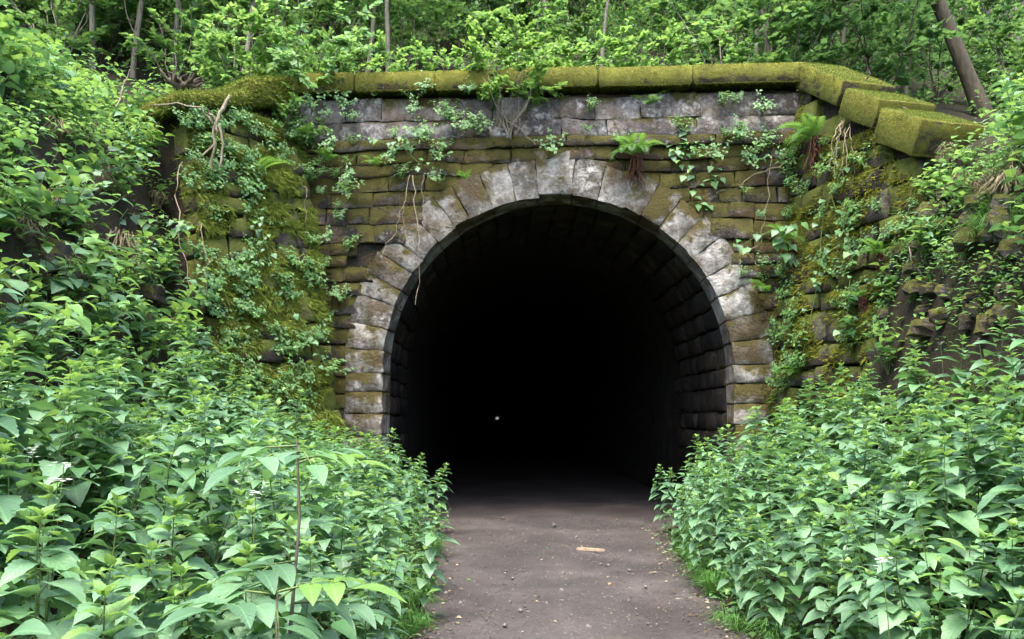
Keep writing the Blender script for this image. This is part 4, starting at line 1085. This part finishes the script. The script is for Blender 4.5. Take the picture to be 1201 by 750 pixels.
for t, w, h in ((0, .012, .008), (.05, .024, .014), (.4, .028, .018), (.8, .022, .014), (.97, .018, .012), (1, .008, .006)):
    c = a.lerp(b, t) - a + v_ * .006 * math.sin(5 * t); sv += [c - v_ * w * .6 - Vector((0, 0, h)), c + v_ * w * .6 - Vector((0, 0, h)), c + v_ * w * .5 + Vector((0, 0, h)), c - v_ * w * .4 + Vector((0, 0, h * .8))]
sf = [(0, 1, 2, 3), (23, 22, 21, 20)] + [(4 * q + k, 4 * q + 4 + k, 4 * q + 4 + (k + 1) % 4, 4 * q + (k + 1) % 4) for q in range(5) for k in range(4)]
tag(link('fallen_stick', mk_mesh('fallen_stick', sv, sf, M_STICK), None, loc=a), 'flat pale stick lying on the path in front of the tunnel', 'stick')

# ------------------------------------------------------------------ creepers
IVYM = [mk_mesh('leaf', T_IVY[0], T_IVY[1], M_IVY, uv=T_IVY[2][T_IVY[1].ravel()], smooth=True), mk_mesh('leaf', T_IVY[0], T_IVY[1], M_NETTLE, uv=T_IVY[2][T_IVY[1].ravel()], smooth=True), mk_mesh('leaf', T_IVY[0], T_IVY[1], M_FRESH, uv=T_IVY[2][T_IVY[1].ravel()], smooth=True)]
def creeper(label, lines, n, leaf, out=Vector((0, -1, 0))):
    base = W(*lines[0][0]); o = empty('creeper', base, label, 'creeper'); parts = []
    for pl in lines:
        pts = []
        for a, b in zip(pl, pl[1:]): pts += curve_pts(W(*a), W(*b), 3, .05)[:-1]
        pts.append(W(*pl[-1])); pts = [p - base for p in pts]; parts.append(tube(pts, [.006] * len(pts), 4))
        for k in range(n):
            f = U(0.1, len(pts) - 1.001); j = int(f); p = pts[j].lerp(pts[j + 1], f - j) + Vector((U(-.1, .1), U(-.06, .0), U(-.05, .05)))
            d = Vector((U(-.8, .8), -U(.2, .7), -U(.1, .9))); link('leaf', IVYM[0 if U(0, 1) < .6 else 1 if U(0, 1) < .75 else 2], o, M=Matrix(LM(p, d, Vector((0, -.6, 1)) + out * .3, leaf * U(.65, 1.2)).tolist()))
    V, F = merge(parts); link('vine', mk_mesh('vine', V, F, M_STEM, smooth=True), o); return o
creeper('dark glossy creeper hanging on the portal wall right of the big fern', [[(812, 150, -.1), (806, 200, -.16), (826, 246, -.14)], [(800, 160, -.1), (790, 190, -.14)], [(815, 160, -.1), (838, 190, -.16), (842, 215, -.14)]], 17, .13)
creeper('leafy creeper with broad leaves in the right corner of the portal', [[(935, 262, -.8), (905, 270, -.6), (875, 285, -.45), (858, 290, -.35)], [(905, 270, -.6), (930, 300, -.6)]], 15, .15)
creeper('creeper trailing down the right wing wall to the nettles', [[(985, 190, -1.5), (965, 260, -1.2), (960, 330, -1.2), (940, 420, -1.0)], [(975, 230, -1.3), (1000, 300, -1.8), (990, 400, -1.9)]], 26, .12)
creeper('small creeper spreading over the left portal wall under the coping', [[(420, 160, -.05), (470, 172, -.08), (500, 195, -.08)], [(470, 172, -.08), (490, 150, -.08)]], 14, .10)
creeper('creeper dropping through the weeds of the left wing wall', [[(300, 250, -.9), (320, 320, -.7), (350, 380, -.6), (390, 440, -.5)], [(310, 280, -.8), (280, 340, -1.1), (300, 420, -1.2)]], 24, .10)
creeper('bright leafy creeper at the edge of the left bank above the stone stack', [[(150, 250, -2.2), (190, 262, -2.3), (225, 262, -2.2)], [(150, 245, -2.2), (120, 280, -2.6), (110, 330, -3.0)]], 18, .14)

# ------------------------------------------------------------------ elder saplings
LFL = [mk_mesh('leaflet', T_SMOOTH[0], T_SMOOTH[1], m, uv=T_SMOOTH[2][T_SMOOTH[1].ravel()], smooth=True) for m in (M_NETTLE, M_FRESH)]
def elder(px, py, Y, label, nl, size):
    top = W(px, py, Y); z0 = height(top.x, Y); o = empty('elder_sapling', (top.x, Y, z0), label, 'sapling', 'elder saplings')
    h = top.z - z0; pts = curve_pts((0.05, 0, 0), (0, 0, h), 6, .06); V, F = tube(pts, [.009, .009, .008, .007, .006, .005, .003], 6); link('stem', mk_mesh('stem', V, F, M_BARK, smooth=True), o)
    for k in range(nl):
        t = U(.93, 1) if k < 6 else 0.92 - 0.09 * (k - 5); f = min(5.999, t * 6); p = pts[int(f)].lerp(pts[int(f) + 1], f - int(f)); az = k * PI / 3 + U(-.25, .25) if k < 6 else k * 2.4; d = rdir(az, R(U(-5, 28)))
        L = size * U(.85, 1.15); e = p + d * L - Vector((0, 0, .04)); V, F = tube([p, p.lerp(e, .5) + Vector((0, 0, .02)), e], [.004, .003, .002], 4)
        lf = link('leaf', mk_mesh('leaf', V, F, M_STEM, smooth=True), o); side = d.cross(Vector((0, 0, 1))).normalized(); fr = 1 if k < 1 else 0
        link('leaflet', LFL[fr], lf, M=Matrix(LM(e, d - Vector((0, 0, .25)), (0, 0, 1), L * .80).tolist()))
        for f in (.45, .78):
            for s in (-1, 1): link('leaflet', LFL[fr], lf, M=Matrix(LM(p.lerp(e, f) + Vector((0, 0, .02)), side * s + d * .55 - Vector((0, 0, .18)), (0, 0, 1), L * U(.62, .74)).tolist()))
elder(348, 515, -9.75, 'tall elder sapling with a dark stem rising above the left nettles', 10, .20)
elder(325, 690, -10.0, 'low elder sapling with drooping leaflets at the front of the left bed', 9, .21)

# ------------------------------------------------------------------ white flowers
def flower(px, py, Y, label):
    top = W(px, py, Y); z0 = height(top.x, Y); o = empty('white_flower', (top.x, Y, z0), label, 'flower', 'white flowers among the nettles'); h = top.z - z0
    V, F = tube(curve_pts((U(-.05, .05), 0, 0), (0, 0, h), 5, .03), [.004, .004, .003, .003, .002, .002], 4); link('stem', mk_mesh('stem', V, F, M_STEM, smooth=True), o)
    it = []
    for k in range(9):
        c = Vector((rng.gauss(0, .017), rng.gauss(0, .017), h + rng.gauss(0, .009)))
        for q in range(4): it.append((LM(c, rdir(q * PI / 2 + k, R(20)), (0, 0, 1), .013), 0))
    link('blossom', foliage_mesh('blossom', T_LOW2, it, [M_WHITE]), o)
for px, py, Y, l in ((75, 545, -9.6, 'white flower head left of the tall elder sapling'), (38, 530, -9.5, 'white flower head near the left frame edge'), (68, 562, -9.7, 'lower of the white flower heads at far left'), (392, 705, -8.4, 'white flower low by the left path edge'), (18, 308, -5.2, 'white blossom on the upper left bank at the frame edge'),
                     (1034, 659, -9.0, 'white flower low in the right nettle bed'), (1103, 403, -5.6, 'white flower at the top of the right nettle bed'), (1148, 400, -5.6, 'white flower beside another at the top of the right bed'), (300, 580, -9.2, 'small white flower behind the low elder sapling')): flower(px, py, Y, l)

# ------------------------------------------------------------------ litter and pebbles on the path
it = []
for k in range(760):
    y = -0.2 - 7.5 * U(0, 1) ** 1.2; x = U(xl(y) - .05, xr(y) + .05); z = .022 + mnoise.noise(Vector((x * 1.3, y * 0.8, 0))) * 0.022
    it.append((LM((x, y, z + .004), rdir(U(0, 6.3), R(U(-5, 12))), Vector((U(-.25, .25), U(-.25, .25), 1)), U(.010, .026) if k % 24 else U(.035, .065)), 1 if k % 13 == 0 else 2 if k % 7 == 0 else 0))
for k in range(700):
    y = -0.2 - 7.5 * U(0, 1); e = abs(rng.gauss(0, .16)); x = xl(y) + e if U(0, 1) < .5 else xr(y) - e
    it.append((LM((x, y, .03 + U(0, .012)), rdir(U(0, 6.3), R(U(-10, 25))), Vector((U(-.5, .5), U(-.5, .5), 1)), U(.02, .055)), 3 if U(0, 1) < .75 else 0))
tag(link('path_litter', foliage_mesh('path_litter', T_LOW2, it, [M_LITTER, M_PETAL, M_FERN, M_BROWNLEAF])), 'fallen leaf scraps and pale petals strewn over the path', 'litter', kind='stuff')
Vp = np.array([(1, 0, 0), (0, 1, 0), (-1, 0, 0), (0, -1, 0), (.1, 0, .7), (0, .1, -.7)], dtype=np.float32); Fp = np.array([(0, 1, 4), (1, 2, 4), (2, 3, 4), (3, 0, 4), (1, 0, 5), (2, 1, 5), (3, 2, 5), (0, 3, 5)], dtype=np.int32)
it = []
for k in range(2600):
    y = 2.0 - 10 * U(0, 1); x = U(xl(min(y, 0)) - .2, xr(min(y, 0)) + .2); z = .018 + mnoise.noise(Vector((x * 1.3, y * 0.8, 0))) * 0.022
    it.append((LM((x, y, z), rdir(U(0, 6.3), U(-.3, .3)), (0, 0, 1), U(.005, .014) * (3.2 if k % 45 == 0 else 1), U(.6, 1)), 0))
tag(link('pebbles', foliage_mesh('pebbles', (Vp, Fp, np.zeros((6, 2), dtype=np.float32)), it, [M_PEBBLE])), 'small pebbles and grit on the earth path', 'pebbles', kind='stuff')

# ------------------------------------------------------------------ other plants mixed into the nettle beds
NARROW = variant(gen_herb, T_SMOOTH, [M_BUSH, M_FRESH], M_STEM, 3, 1.05, 4, 0.15, 0.25, 16, 0.4)
SMALLH = variant(gen_herb, T_LOW2, [M_BUSH, M_BUSHB], M_STEM, 3, 0.9, 7, 0.055, 0.3, 26, 0.4)
NB = []
for side, okf, bx in ((-1, okL, (-5.2, -1.4)), (1, okR, (0.8, 4.2))):
    for x, y in spots(11, okf, bx, (-10.2, -1.0), lambda x, y: 0.6):
        fine = U(0, 1) < .5
        o = place('tall_herb', rng.choice(SMALLH if fine else NARROW), (x, y, height(x, y) - .02), 'x', 'herb', 'taller herbs among the nettles', U(.95, 1.2), None, (U(-.12, .12), U(-.1, .1))); NB.append((side, fine, o))
for side in (-1, 1):
    for fine in (True, False):
        number_rows([o for a, b, o in NB if a == side and b == fine], ('fine-leaved' if fine else 'narrow-leaved') + ' herb rising among the nettles %s of the path, {ord} from the left' % ('left' if side < 0 else 'right'), ('',))
def verge(n, side):
    for k in range(n):
        y = U(-6.8, -1.2); x = (xl(y) - U(-.02, .15)) if side < 0 else (xr(y) + U(-.02, .15)); o = link('grass_tuft', GR[2 + k % 2], None, loc=(x, y, height(x, y) - .01)); q = U(.5, .95); o.scale = (q, q, q); o.rotation_euler = (0, 0, U(0, 6))
        tag(o, 'tuft of green grass on the %s edge of the path, %s' % ('left' if side < 0 else 'right', 'close to the camera' if y < -5 else 'midway to the tunnel' if y < -3 else 'near the tunnel mouth'), 'grass', 'grass tufts along the path', 'thing')
verge(16, -1); verge(18, 1)
